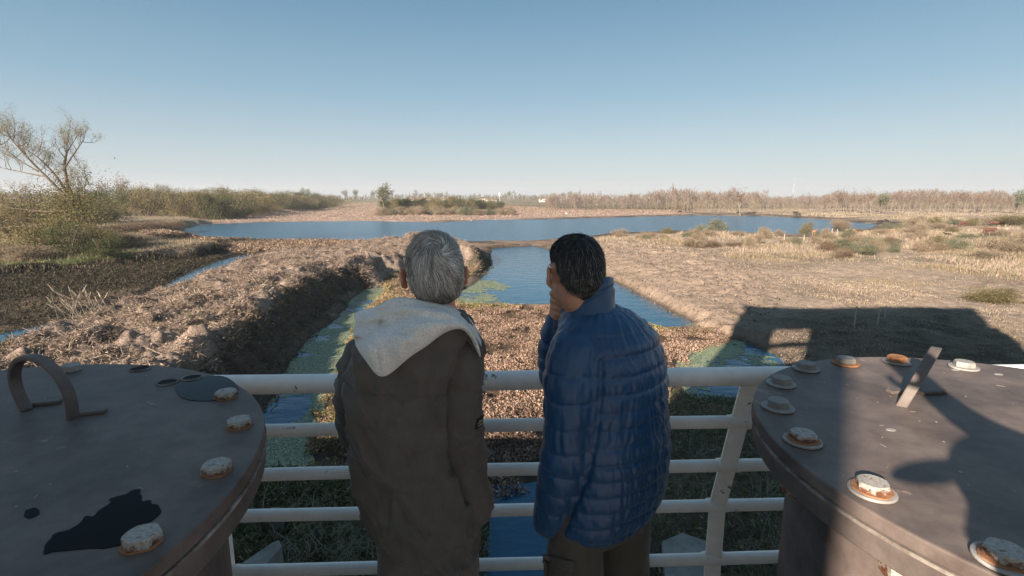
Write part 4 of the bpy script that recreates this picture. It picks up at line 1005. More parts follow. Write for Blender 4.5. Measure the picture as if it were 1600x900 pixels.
# ---- the dark-haired man in the quilted navy jacket
def man_blue():
    yaw = R(36); hy = R(22); c = P(896, 426, 1.52); Rm = mat3(hy, R(-9), R(3)) * .925
    neck = P(922, 496, 1.52)
    D = lambda py: 1.50 + .02 * np.clip((py - 480) / 300, 0, 1)
    larm = [pl(897, 548, 1.405, .066), pl(892, 592, 1.392, .071), pl(888, 645, 1.385, .070), pl(882, 705, 1.39, .066), pl(869, 762, 1.41, .057), pl(856, 814, 1.43, .047)]
    rarm = [pl(1000, 535, 1.60, .062), pl(962, 575, 1.655, .060), pl(915, 592, 1.665, .056), pl(873, 590, 1.65, .052), pl(866, 548, 1.625, .045), pl(869, 508, 1.605, .036)]
    pc = P(945, 800, 1.52)
    hip = [np.array([pc[0] - .10, 1.45, DK + .86]), np.array([pc[0] + .075, 1.57, DK + .86])]
    feet = [np.array([pc[0] - .165, 1.42, 0]), np.array([pc[0] + .09, 1.58, 0])]
    parts = head_parts(Rm, c, neck); pel = (hip[0] + hip[1]) / 2
    parts.append(limb([(*(neck - (0, 0, .05)), .06), (neck[0] + .02, 1.52, DK + 1.27, .085), (pel[0], 1.52, DK + 1.1, .09), (*pel, .095)], 18, 5))
    for arm in (rarm, larm):
        parts.append(limb([(neck[0] + .01, neck[1] + .01, neck[2] - .09, .05)] + [(a[0], a[1], a[2], a[3] * .66) for a in arm], 14, 5))
    parts += hand_parts(P(860, 800, 1.45), (.8, .4, -.45), (-.4, .9, 0), (-.3, -.1, -1), .3)
    # right hand held to the mouth: curled fingers, thumb under the jaw
    parts.append(limb([(*P(869, 506, 1.605), .026), (*P(872, 490, 1.60), .030), (*P(872, 474, 1.605), .026)], 14, 5))
    for k, (yy, r) in enumerate(((459, .0098), (470, .0104), (480, .0100), (489, .0088))):
        parts.append(finger(P(868 + k, yy + 3, 1.625), P(862.5 + .9 * k, yy - 1, 1.592), P(874 + .6 * k, yy + 4, 1.562), r))
    parts.append(finger(P(879, 492, 1.585), P(884, 480, 1.562), P(880, 464, 1.560), .0105))
    parts += bare_legs(hip, feet, yaw)
    me = remesh(parts, .0046, 2); set_v(me, get_v(me))
    root = link('person', me, M['skin_b']); tag(root, 'dark haired man in a quilted navy jacket holding his hand to his mouth', 'person')
    make_hair(root, Rm, c, 23, [(.012, .012, .013), (.018, .017, .017), (.03, .03, .03), (.010, .010, .010), (.013, .012, .012), (.20, .20, .20), (.05, .05, .05)], [(.012, .012, .012), (.016, .015, .015), (.03, .03, .03), (.20, .20, .20)], n=13000, length=.024, whorl=(.05, -.6, .8), swirl=.6, lk=.5, mess=.12, line=[.66, .62, .44, .20, .24, -.10, -.60, -.86])
    eyes(root, Rm, c)
    rows = [(478, 896, 962, .060), (492, 884, 985, .085), (506, 874, 1006, .104), (525, 868, 1026, .120), (560, 862, 1040, .134), (600, 860, 1045, .140), (660, 862, 1046, .144), (710, 868, 1044, .145), (748, 864, 1042, .143), (778, 858, 1037, .138), (796, 858, 1027, .132), (806, 866, 1016, .125)]
    rg = rings_px(rows, D, yaw, 2.25)
    me = remesh([loft(rg, 56), limb(larm, 22, 6), limb(rarm, 20, 6)], .0055, 4)
    V = get_v(me); n = get_n(me); zz = V[:, 2] - DK
    dl, al, rl2 = seg_dist(V, larm); dr, ar, rr = seg_dist(V, rarm)
    onl = dl < rl2 * 1.22; onr = dr < rr * 1.22
    def quilt(s, pitch):
        ph = (s / pitch) % 1.0; puff = np.sin(np.pi * ph) ** .55; return puff, np.minimum(ph, 1 - ph) * pitch
    w1 = .010 * vn3(V[:, 0] * 7, V[:, 1] * 7, V[:, 2] * 5, 51)
    pb, eb = quilt(zz - .010 + w1 * .7, .052)
    pa, ea = quilt(al + .012 + w1 * .7, .072); pr, er = quilt(ar, .055)
    puff = np.where(onl, pa, np.where(onr, pr, pb)); ed = np.where(onl, ea, np.where(onr, er, eb))
    top = sstep(1.42, 1.36, zz); puff = np.where(onl | onr, puff, puff * top + .7 * (1 - top))
    q = .0055 * puff * (1 + .35 * vn3(V[:, 0] * 11, V[:, 1] * 11, V[:, 2] * 22, 58)) - .0022 * np.exp(-(ed / .0022) ** 2)
    # gathers running away from the seams
    th = np.arctan2(V[:, 1] - 1.51, V[:, 0] - .27); wp = 1.6 * vn3(V[:, 0] * 9, V[:, 1] * 9, V[:, 2] * 13, 62); g1 = vn3(th * 17 + zz * 16 + wp, V[:, 2] * 11 + 3 + wp, V[:, 0] * 2, 52) + .6 * vn3(th * 31 - zz * 9 + wp * 2, V[:, 2] * 25, V[:, 0] * 3, 63); g2 = vn3(al * 9, th * 20, V[:, 2] * 12, 53)
    q += np.where(onl, .0026 * g2, .0024 * g1) * (.35 + puff) + .006 * vn3(V[:, 0] * 8, V[:, 1] * 8, V[:, 2] * 7, 55) + .0015 * vn3(V[:, 0] * 60, V[:, 1] * 60, V[:, 2] * 45, 56)
    q -= .010 * np.exp(-((dl - rl2 * 1.3) / .007) ** 2) * (zz > .75) * (zz < 1.36)
    V2 = V + n * q[:, None]; set_v(me, V2); wpart(link('quilted_jacket', me, M['nylon']), root)
    # standing collar
    cc = P(918, 466, 1.515); n_ = 48; t = np.linspace(0, 2 * np.pi, n_, endpoint=False); prof = [(1.22, -.085), (1.10, -.045), (1.04, -.015), (1.03, -.008), (1.03, .005), (1.00, .028), (.98, .040), (.94, .045), (.90, .040), (.90, -.060)]
    V = []; F = []
    for s, zo in prof:
        X = .074 * s * np.cos(t); Y = .080 * s * np.sin(t); x = X * math.cos(yaw) - Y * math.sin(yaw); y = X * math.sin(yaw) + Y * math.cos(yaw)
        V += list(np.stack([cc[0] + x, cc[1] + y, cc[2] + zo + .27 * x * (.8 + zo * 4) - .36 * y], 1))
    k = len(prof)
    for i in range(k):
        for j in range(n_): F.append((i * n_ + j, i * n_ + (j + 1) % n_, ((i + 1) % k) * n_ + (j + 1) % n_, ((i + 1) % k) * n_ + j))
    me = remesh([(V, F)], .005, 2); W = get_v(me); nn = get_n(me); rel = (W[:, 2] - cc[2] - .5 * (W[:, 0] - cc[0]) + .28 * (W[:, 1] - cc[1]))
    set_v(me, W + nn * (.0022 * vn3(W[:, 0] * 40, W[:, 1] * 40, W[:, 2] * 40, 61) - .004 * np.exp(-((rel + .003) / .004) ** 2))[:, None]); wpart(link('collar', me, M['nylon']), root)
    me = remesh([limb([(*P(868, 516, 1.608), .040), (*P(868.5, 502, 1.606), .036)], 16, 4)], .006, 2); set_v(me, get_v(me)); wpart(link('cuff', me, M['nylon']), root)
    w = [(pel[0], pel[1], DK + .74, .150, .110, yaw, 2.2), (pel[0], pel[1], DK + .84, .152, .108, yaw, 2.3), (pel[0], pel[1], DK + .95, .125, .085, yaw, 2.3)]
    tr = legs(hip, feet, 0, M['trouser_olive'], root, rad=(.088, .104, .082, .070, .066), waist=w)
    bv = BVHTree.FromPolygons([Vector(v) for v in get_v(tr.data)], [tuple(p.vertices) for p in tr.data.polygons])
    def patch(pix, name, off, nu=10, nv=8):
        V = []
        a, b, c_, d = [np.array(q, float) for q in pix]
        for i in range(nu):
            for j in range(nv):
                u, v = i / (nu - 1), j / (nv - 1); p = (a * (1 - u) + b * u) * (1 - v) + (d * (1 - u) + c_ * u) * v
                r_ = Vector(ray(*p)).normalized(); h = bv.ray_cast(Vector((0, 0, H)), r_, 5); q = h[0] if h[0] is not None else Vector(P(p[0], p[1], 1.40)); V.append(tuple(q - r_ * off))
        mb = MB(); mb.add(V, [(i * nv + j, i * nv + j + 1, (i + 1) * nv + j + 1, (i + 1) * nv + j) for i in range(nu - 1) for j in range(nv - 1)])
        o = wpart(mb.build(name, M['trouser_olive'], smooth=True), root); s = o.modifiers.new('t', 'SOLIDIFY'); s.thickness = .004; s.offset = 0; return o
    patch([(848, 866), (898, 878), (897, 893), (849, 880)], 'pocket_flap', .006); patch([(850, 876), (896, 888), (894, 940), (851, 932)], 'cargo_pocket', .003)
    for f in feet: shoe(root, f, yaw)

# ---- unseen figure added behind the camera, posed to throw the shadow on the right cover
def man_behind():
    bx, by = .20, -.45; yaw = R(8); c = np.array([.13, -.40, DK + 1.77]); Rm = mat3(R(75), R(-4), 0); neck = np.array([bx - .03, by + .02, DK + 1.60])
    rarm = [(bx + .19, by, DK + 1.52, .056), (bx + .24, by + .02, DK + 1.66, .052), (bx + .13, by + .06, DK + 1.79, .052), (bx - .04, by + .10, DK + 1.90, .046), (bx - .12, by + .10, DK + 1.99, .037)]
    larm = [(bx - .19, by, DK + 1.52, .056), (bx - .26, by + .02, DK + 1.38, .054), (bx - .28, by + .06, DK + 1.28, .050), (bx - .22, by + .16, DK + 1.33, .043), (bx - .12, by + .24, DK + 1.40, .035)]
    hip = [np.array([bx - .09, by, DK + .92]), np.array([bx + .09, by, DK + .92])]; feet = [np.array([bx - .12, by, 0]), np.array([bx + .12, by + .02, 0])]; pel = (hip[0] + hip[1]) / 2
    parts = head_parts(Rm, c, neck)
    parts.append(limb([(*(neck - (0, 0, .03)), .07), (bx, by, DK + 1.44, .09), (bx, by, DK + 1.2, .09), (*pel, .11)], 18, 5))
    for arm in (rarm, larm): parts.append(limb([(bx, by, DK + 1.50, .06)] + [(a[0], a[1], a[2], a[3] * .7) for a in arm], 14, 5))
    parts += hand_parts(rarm[-1][:3], (-.35, .2, .8), (-.8, .2, -.2), (0, 1, 0), .5); parts += hand_parts(larm[-1][:3], (.6, .4, .3), (.3, .2, 1), (0, -1, 0), .6)
    parts += bare_legs(hip, feet, yaw); me = remesh(parts, .006, 3); set_v(me, get_v(me))
    root = link('person', me, M['skin']); tag(root, 'person in a cap with one raised arm whose shadow falls on the right pipe cover', 'person')
    make_hair(root, Rm, c, 31, [(.03, .022, .016), (.05, .035, .025)], [(.03, .022, .016)], n=2500, length=.04, wid=.001)
    cap = [xf(ellipsoid((0, -.01, .06), (.086, .110, .075)), Rm, c), xf(ellipsoid((0, .13, .065), (.045, .085, .010), np.array(Matrix.Rotation(R(-8), 3, 'X'))), Rm, c)]
    me = remesh(cap, .006, 2); set_v(me, get_v(me)); wpart(link('cap', me, M['trouser_dark']), root)
    rg = [(bx, by, DK + z, a, b, yaw, 2.3) for z, a, b in ((1.60, .08, .07), (1.56, .14, .09), (1.50, .20, .11), (1.37, .21, .125), (1.15, .20, .125), (.98, .20, .13), (.84, .20, .13))]
    me = remesh([loft(rg), limb(rarm, 18, 6), limb(larm, 18, 6)], .01, 4); V = get_v(me); n = get_n(me); set_v(me, V + n * (.008 * vn3(V[:, 0] * 12, V[:, 1] * 12, V[:, 2] * 8, 71))[:, None]); wpart(link('jacket', me, M['parka']), root)
    legs(hip, feet, 0, M['denim'], root, waist=[(pel[0], pel[1], DK + .84, .16, .12, yaw, 2.2), (pel[0], pel[1], DK + .98, .165, .125, yaw, 2.2)])
    for f in feet: shoe(root, f, yaw)
man_grey(); man_blue(); man_behind()
# ------------------------------------------------------------------ trees, shrubs, cattle and the far shore
M['bark'] = simple('bark', (.10, .075, .055), (.17, .13, .10), 6, .95, .5, 30, .02)
M['bark_pale'] = simple('pale_bark', (.17, .135, .11), (.24, .195, .16), 6, .95, .4, 30, .02)
M['leaf'] = attr_mat('foliage', .75, .25, .25)
def grow(rng, start, d, ln, r, depth, wood, tips, bend=.25, up=.12, split=(2, 4), shrink=.68, nside=5):
    d = np.array(d, float); d /= np.linalg.norm(d); k = 5; pts = [np.array(start, float)]
    for i in range(k):
        d = d + rng.normal(0, bend, 3) * .5 + np.array([0, 0, up]); d /= np.linalg.norm(d); pts.append(pts[-1] + d * ln / k)
    rad = np.linspace(r, r * .55, k + 1); wood.append(tube_arr(pts, rad, nside, False))
    if depth <= 1: tips += pts[2:]
    if depth == 0: return
    for j in range(rng.integers(split[0], split[1] + 1)):
        i = rng.integers(2, k + 1); nd = d + rng.normal(0, .55, 3); grow(rng, pts[i], nd, ln * shrink * rng.uniform(.75, 1.15), r * .5, depth - 1, wood, tips, bend, up, split, shrink, max(3, nside - 1))
def merge(parts):
    V = []; F = []
    for v, f in parts: o = len(V); V += [tuple(q) for q in v]; F += [tuple(i + o for i in g) for g in f]
    return V, F
def wood_obj(name, parts, mat, parent):
    V, F = merge(parts); mb = MB(); mb.add(V, F); return mb.build(name, mat, parent, smooth=True)
PAL = {'olive': [(.20, .165, .07), (.15, .13, .055), (.26, .21, .095), (.10, .095, .042), (.22, .16, .085)],
       'green': [(.075, .085, .032), (.055, .066, .027), (.11, .11, .042), (.04, .05, .022)],
       'tan': [(.31, .24, .165), (.25, .19, .125), (.36, .285, .20), (.19, .145, .095)],
       'brown': [(.20, .135, .09), (.15, .10, .065), (.25, .175, .12), (.11, .078, .05)],
       'grey': [(.20, .20, .13), (.16, .165, .10), (.25, .235, .16), (.12, .13, .075)]}
def shrub_proto(name, pal, seed, n=1500, leaf=.06, flat=1.0, stemmat='bark', crown='crown'):
    rng = np.random.default_rng(seed); root = empty(name, (0, 0, 0)); wood = []
    for i in range(6):
        a = rng.uniform(0, 6.28); wood.append(tube_arr(catmull([(.05 * math.cos(a), .05 * math.sin(a), -.06), (.18 * math.cos(a), .18 * math.sin(a), .3), (.32 * math.cos(a + .3), .32 * math.sin(a + .3), .7 * flat)], 3), np.linspace(.022, .008, 7), 4, False))
    wood_obj('stem', wood, M[stemmat], root)
    nc = 22; cc = []
    for i in range(nc):
        a = rng.uniform(0, 6.28); q = rng.uniform(0, 1) ** .6; z = rng.uniform(.06, .88) * (1 - .35 * q * q); cc.append((.46 * q * math.cos(a), .46 * q * math.sin(a), z * flat))
    cc = np.array(cc); sz = rng.uniform(.07, .17, nc); k = rng.integers(0, nc, n)
    p = cc[k] + rng.normal(size=(n, 3)) * sz[k][:, None] * np.array([1, 1, .8]); p[:, 2] = np.abs(p[:, 2])
    tint = rng.uniform(.75, 1.25, nc)[k]
    V, F, C = leaf_quads(rng, p, leaf * rng.uniform(.7, 1.5, n), leaf * rng.uniform(.35, .7, n), .5, np.clip(pick(rng, n, PAL[pal], .15) * tint[:, None], .01, .9), .4)
    link(crown, mesh_np(crown, V, F, C), M['leaf'], root); return root
def tree_proto(name, seed, pal, nleaf, leaf, depth=4, barkm='bark', up=.16, ln=.34, lean=0.0, split=(2, 4), spread=.06):
    """unit-height tree: tapered trunk and limbs, twigs and leaves as its crown"""
    rng = np.random.default_rng(seed); root = empty(name, (0, 0, 0)); wood, tips = [], []
    tr = [np.array([0, 0, -.03]), np.array([.02, 0, .12]), np.array([.02 + lean * .2, .01, .28]), np.array([lean * .5, 0, .45])]
    wood.append(tube_arr(catmull(tr, 4), np.linspace(.026, .014, 13), 6, False)); limbs = []
    for i in range(7):
        s = tr[2] * (1 - i / 7) + tr[3] * (i / 7); a = i * 2.4 + rng.uniform(-.4, .4); grow(rng, s, (math.cos(a) * .7, math.sin(a) * .7, 1.0 + .6 * rng.random()), ln * rng.uniform(.7, 1.1), .010, depth - 2, limbs, tips, .22, up, split)
    V, _ = merge(limbs); zmax = max(np.array(V)[:, 2].max(), .5); sc = 1.0 / zmax
    def scl(parts): return [(np.array(v) * sc, f) for v, f in parts]
    wood_obj('trunk', scl(wood), M[barkm], root); wood_obj('limb', scl(limbs), M[barkm], root)
    tp = np.array(tips) * sc; k = rng.integers(0, len(tp), nleaf); p = tp[k] + rng.normal(0, spread, (nleaf, 3))
    V, F, C = leaf_quads(rng, p, leaf * rng.uniform(.6, 1.5, nleaf), leaf * rng.uniform(.2, .5, nleaf), .6, pick(rng, nleaf, PAL[pal], .2), .4)
    link('crown', mesh_np('crown', V, F, C), M['leaf'], root); return root
used = set()
def put_copy(proto, loc, sc, rz, label, cat, group):
    if proto.name not in used: r = proto; used.add(proto.name)
    else:
        r = proto.copy(); col.objects.link(r)
        for ch in list(proto.children):
            c = ch.copy(); col.objects.link(c); c.parent = r
    r.location = tuple(loc); r.scale = sc if not np.isscalar(sc) else (sc, sc, sc); r.rotation_euler = (0, 0, rz)
    tag(r, label, cat, group); return r
def at(px, py, z=1.0):
    g = G(px, py, z); h = float(ground_h(np.array([g[0]]), np.array([g[1]]))[0]); g[2] = h - .02; return g
def hgt(g, py_top): return P(800, py_top, g[1])[2] - g[2]

rngF = np.random.default_rng(77)
# big half-bare willow on the left bank
def willow():
    g = at(122, 384, 1.5); y0 = g[1]; rng = np.random.default_rng(5)
    root = empty('willow_tree', g, 'tall half-bare leaning willow on the left bank, twigs against the sky', 'tree')
    wood, limbs, tips = [], [], []
    def path(pix, r0, r1, dy, lst, n=5):
        q = np.array([P(x, y, y0 + dy * i / len(pix)) - g for i, (x, y) in enumerate(pix)]); c = catmull(q, n); lst.append(tube_arr(c, np.linspace(r0, r1, len(c)), 7, False)); return c
    b = path([(124, 392), (116, 350), (111, 318), (106, 292)], .55, .30, .5, wood)
    paths = [path([(150, 372), (128, 338), (106, 312), (78, 282), (52, 256), (30, 232), (14, 214)], .30, .05, -3, limbs), path([(107, 296), (101, 262), (104, 240), (112, 226)], .26, .05, 2, limbs),
             path([(108, 305), (88, 276), (66, 252), (48, 238)], .20, .04, -2, limbs), path([(72, 276), (40, 270), (2, 262)], .12, .04, 2, limbs), path([(101, 262), (112, 245), (124, 228), (130, 220)], .14, .03, 1, limbs),
             path([(60, 268), (30, 250), (0, 226)], .12, .03, -1, limbs), path([(110, 330), (60, 330), (0, 322)], .14, .04, -3, limbs), path([(112, 345), (50, 352), (0, 356)], .14, .04, -4, limbs), path([(110, 310), (125, 300), (138, 285)], .12, .03, 2, limbs), path([(40, 240), (20, 218), (-8, 205)], .10, .03, 1, limbs)]
    for c in paths:
        for i in range(6, len(c), 2):
            for _ in range(2): grow(rng, c[i], rng.normal(0, .8, 3) + (0, 0, .8), 2.4 * rng.uniform(.6, 1.2), .045, 2, limbs, tips, .3, .18, (2, 4), .7, 4)
    wood_obj('trunk', wood, M['bark'], root); wood_obj('limb', limbs, M['bark'], root)
    tp = np.array(tips); n = 26000; k = rng.integers(0, len(tp), n); p = tp[k] + rng.normal(0, .26, (n, 3)); keep = rng.random(n) < np.where(p[:, 2] > 7.5, .62, 1.0); p = p[keep]; n = len(p)
    V, F, C = leaf_quads(rng, p, rng.uniform(.09, .22, n), rng.uniform(.025, .055, n), .3, pick(rng, n, PAL['olive'] + [(.28, .25, .10), (.24, .20, .08)], .2), .4)
    link('crown', mesh_np('crown', V, F, C), M['leaf'], root)
    m = 15000; a = np.array([P(x, y, y0 + rng.uniform(-3, 3)) - g for x, y in zip(rng.normal(112, 24, m), rng.normal(330, 26, m))]); n = m
    V, F, C = leaf_quads(rng, a, rng.uniform(.14, .34, n), rng.uniform(.05, .11, n), .4, pick(rng, n, PAL['olive'] + [(.27, .23, .09), (.22, .18, .08)] + PAL['green'], .25), .4)
    link('ivy_foliage', mesh_np('ivy_foliage', V, F, C), M['leaf'], root)
willow()

# shrub kinds, then every shrub
SH = {k: [shrub_proto(n, k, 100 + 7 * i + 3 * j, 9000, .027, f, crown='crown') for i in range(2)] for j, (k, n, f) in enumerate((('olive', 'willow_shrub', 1.0), ('green', 'dark_shrub', 1.0), ('tan', 'dry_shrub', .75), ('brown', 'brown_shrub', .7), ('grey', 'grey_shrub', .8)))}
def shrub(px, py, top, pal, wid, z, label, group):
    g = at(px, py, z); h = max(hgt(g, top), .5); w = wid * math.hypot(g[0], g[1]) / 800 / 1.1
    return put_copy(SH[pal][rngF.integers(0, 2)], g, (w, w, h / .95), rngF.uniform(0, 6.28), label, 'shrub', group)
TH_L = 'olive shrub in the dense thicket along the far left shore'
for px, py, tp in ((150, 350, 300), (176, 347, 292), (142, 336, 290), (166, 331, 291), (200, 338, 293), (230, 338, 292), (216, 327, 290), (256, 336, 294), (246, 323, 291), (280, 338, 294), (300, 338, 297), (286, 326, 292), (320, 338, 294),
                   (340, 338, 296), (352, 331, 294), (366, 335, 298), (386, 333, 298), (406, 331, 299), (426, 329, 299), (446, 327, 299), (466, 326, 300), (486, 325, 301), (504, 323, 303), (516, 321, 305), (310, 321, 293), (335, 320, 294), (365, 321, 295), (395, 320, 296), (420, 319, 297), (450, 318, 297), (480, 318, 299)):
    shrub(px, py, tp + rngF.uniform(-2, 2), 'olive' if rngF.random() < .72 else 'green', 44 * rngF.uniform(.85, 1.2), 1.5, TH_L, 'shrubs of the thicket on the far left shore')
NEAR_L = [('olive', 72, 394, 335, 70, 'yellowish shrub at the foot of the leaning willow, nearest its trunk'), ('green', 112, 396, 342, 60, 'dark green shrub right under the leaning willow'), ('olive', 152, 392, 345, 55, 'olive shrub just right of the willow trunk'),
          ('brown', 178, 386, 348, 48, 'brownish shrub at the right edge of the left bank'), ('olive', 30, 372, 300, 90, 'broad yellow green shrub left of the willow at the frame edge'), ('olive', 66, 360, 296, 80, 'yellow green shrub behind the willow'),
          ('brown', 8, 402, 372, 50, 'low brown bush at the left frame edge'), ('tan', 206, 386, 358, 44, 'straw coloured bush at the end of the left bank'), ('green', 166, 398, 362, 40, 'small dark bush on the edge of the left bank'), ('tan', 40, 404, 376, 60, 'straw coloured low bush left of the willow')]
for pal, px, py, tp, w, lab in NEAR_L: shrub(px, py, tp, pal, w, 1.5, lab, 'shrubs around the leaning willow')
for px, py, tp, w, lab in ((196, 366, 343, 40, 'dark brown bush at the left end of the brown mound by the lake'), (225, 362, 342, 44, 'brown bush in the middle of the mound by the lake'), (252, 360, 341, 44, 'brown bush near the lake tip'), (272, 357, 342, 30, 'last brown bush before the lake tip')):
    shrub(px, py, tp, 'brown', w, 1.0, lab, 'brown bushes left of the lake')
for i in range(26):
    px = 606 + i * 6.9; shrub(px + rngF.uniform(-3, 3), 328 + rngF.uniform(-2, 2), 307 + rngF.uniform(-2, 4) + (3 if px > 760 else 0), 'olive' if rngF.random() < .65 else 'green', 26, .5, 'olive shrub in the thicket on the island beyond the lake', 'shrubs on the island')
for i in range(18):
    px = 600 + i * 11.6; shrub(px + rngF.uniform(-3, 3), 335.5 + rngF.uniform(-1, 1), 320 + rngF.uniform(-3, 5), 'tan' if rngF.random() < .75 else 'grey', 25, .3, 'straw coloured bush along the near edge of the island', 'dry bushes on the island edge')
shrub(1118, 364, 336, 'grey', 36, .8, 'grey green rounded bush on the near lake shore', 'bushes on the near lake shore'); shrub(1093, 364, 345, 'grey', 14, .8, 'small upright bush just left of the rounded bush on the near shore', 'bushes on the near lake shore')
# tussocks and bushes of the meadow
tus = []
for i in range(34): tus.append((rngF.uniform(950, 1240), rngF.uniform(366, 392)))
for i in range(66): tus.append((rngF.uniform(1240, 1640), 345 + 60 * rngF.random() ** 1.3))
for px, py in tus:
    if sdf(np.array([G(px, py, .9)[0]]), np.array([G(px, py, .9)[1]]), MOUND)[0] < 1: continue
    pal = rngF.choice(['tan', 'tan', 'brown', 'grey', 'olive'], p=[.35, .25, .18, .13, .09]); nm = {'tan': 'straw coloured', 'brown': 'reddish brown', 'grey': 'grey green', 'olive': 'olive'}[pal]
    s = (py - 300) / 70; shrub(px, py, py - rngF.uniform(9, 20) * s, pal, rngF.uniform(12, 30) * s, .9, nm + ' tussock in the dry meadow beside the lake', nm + ' tussocks in the meadow')
for px, py, tp, w, pal, lab in ((1556, 466, 446, 60, 'olive', 'low olive bush alone in the meadow near the right frame edge'), (1585, 392, 366, 60, 'brown', 'rusty brown bush at the right frame edge'), (1512, 378, 362, 34, 'grey', 'grey green round bush in the right meadow'), (1590, 352, 336, 70, 'olive', 'broad olive bush at the far right of the meadow')):
    shrub(px, py, tp, pal, w, .9, lab, None)

# trees: a lone tree on the island, bare trees at the right
TB = [tree_proto('bare_tree', 300 + i, 'brown', 260, .05, 4, 'bark_pale', .2, .36, lean=(.1 if i else -.05), split=(3, 4)) for i in range(3)]
TG = [tree_proto('leafy_tree', 320 + i, 'grey', 1500, .06, 4, 'bark', .14, .32, split=(3, 4)) for i in range(2)]
def tree(protos, px, py, top, z, label, cat='tree', group=None, wf=1.0):
    g = at(px, py, z); h = hgt(g, top); return put_copy(protos[rngF.integers(0, len(protos))], g, (h * wf, h * wf, h), rngF.uniform(0, 6.28), label, cat, group)
tree(TG, 599, 331, 288, .5, 'lone leafy tree standing above the left end of the island thicket')
for px, py, tp, lab in ((1157, 334, 291, 'pale bare tree alone on the far lake shore'), (190, 330, 272, 'bare tree rising from the thicket right of the willow'), (160, 330, 280, 'thin bare tree just right of the willow')): tree(TB, px, py, tp, 1.0, lab)
tree(TG, 1378, 333, 301, 1.0, 'yellow green tree among the bare trees right of the lake'); tree(TG, 1592, 334, 297, 1.0, 'leafy tree at the right end of the bare treeline')
for i in range(46):
    px = 1286 + i * 7.0 + rngF.uniform(-4, 4); tree(TB, px, 332 + rngF.uniform(-3, 2), 303 + 8 * math.sin(px * .045) * .5 + rngF.uniform(-5, 6), 1.0, 'pale bare tree in the row right of the lake', 'tree', 'bare trees right of the lake', .75)
for px, tp, lab in ((1305, 295, 'tallest bare tree left of the pair beyond the lake tip'), (1318, 294, 'tall bare tree with dense twigs beyond the lake tip'), (1332, 296, 'tall bare tree right of the pair beyond the lake tip')): tree(TB, px, 331, tp, 1.0, lab, wf=.8)
for px, tp in ((250, 288), (262, 289), (795, 299), (891, 299), (880, 301), (473, 294), (482, 295), (540, 297), (556, 296), (583, 298), (690, 301)):
    tree(TG, px, 312.2, tp, 1.5, 'dark distant tree standing above the skyline woods', 'tree', 'dark trees on the skyline')

def far_woods():
    rng = np.random.default_rng(8); parts = []
    def bandf(x0, x1, d0, d1, n, hmin, hmax, pal, tw, cloud, tk=.16):
        px = rng.uniform(x0, x1, n); d = rng.uniform(d0, d1, n); x = (px - 800) / 800 * d * 1.0; y = d; h = rng.uniform(hmin, hmax, n) * (1 + .07 * np.sin(px * .05) + .10 * np.sin(px * .017 + 2) + .07 * np.sin(px * .031) + .10 * vn2(px * .11, px * 0, 3) + .12 * rng.normal(0, 1, n) * (rng.random(n) < .3)) * np.where((px > 1190) & (px < 1290), .8, 1.0); b = np.stack([x, y, np.full(n, 1.0)], 1)
        lean = rng.normal(0, .05, (n, 2)); top = b + np.column_stack([lean * h[:, None], h]); w = .0004 * d
        for ang in (0, 1.57):                                     # slim crossed stems
            e = np.array([math.cos(ang), math.sin(ang), 0]) * w[:, None]
            V = np.stack([b - e, b + e, top + e * .3, top - e * .3], 1).reshape(-1, 3); parts.append((V, (np.arange(n) * 4)[:, None] + np.array([0, 1, 2, 3]), np.repeat(pick(rng, n, tw, .12), 4, 0)))
        k = np.repeat(np.arange(n), cloud); m = len(k); t = rng.uniform(.18, 1.0, m) ** .8
        p = b[k] + (top - b)[k] * t[:, None] + rng.normal(size=(m, 3)) * (np.array([.16, .16, .06]) * h[k][:, None]) * (1.1 - .6 * t)[:, None]
        s = h[k] * .13 * rng.uniform(.5, 1.4, m); L = leaf_quads(rng, p, s * 1.5, s * tk, 1.1, pick(rng, m, pal, .13), .2); parts.append((L[0], np.asarray(L[1]), L[2]))
    bandf(850, 1640, 330, 430, 1300, 7.0, 10.0, [(.23, .175, .145), (.20, .15, .12), (.27, .21, .175), (.17, .14, .105)], [(.25, .20, .165), (.21, .165, .135)], 55)
    bandf(1040, 1640, 265, 330, 420, 2.5, 5.5, [(.25, .19, .135), (.19, .165, .10), (.16, .15, .09), (.28, .21, .155)], [(.24, .19, .15), (.27, .21, .17)], 44)
    bandf(780, 1100, 270, 330, 220, 1.5, 3.5, [(.18, .14, .08), (.13, .115, .06), (.25, .18, .12)], [(.2, .15, .1)], 22)
    bandf(-300, 880, 600, 1300, 1200, 7.5, 11, [(.13, .12, .07), (.17, .14, .09), (.10, .10, .06), (.21, .16, .11)], [(.2, .16, .12)], 26, .4)
    bandf(-600, 520, 300, 520, 380, 6, 9, [(.15, .13, .055), (.19, .15, .075), (.10, .095, .045)], [(.2, .16, .12)], 30, .4)
    bandf(800, 2100, 700, 1500, 700, 8.0, 12, [(.15, .12, .09), (.19, .145, .11), (.12, .11, .07)], [(.2, .16, .12)], 20)
    o = 0; Vs, Fs, Cs = [], [], []
    for V, F, c in parts: Vs.append(V); Fs.append(F + o); Cs.append(c); o += len(V)
    tag(link('far_woods', mesh_np('far_woods', np.concatenate(Vs), np.concatenate(Fs), np.concatenate(Cs)), M['leaf']), 'bare brown woods along the horizon', 'woods', kind='stuff')
far_woods()

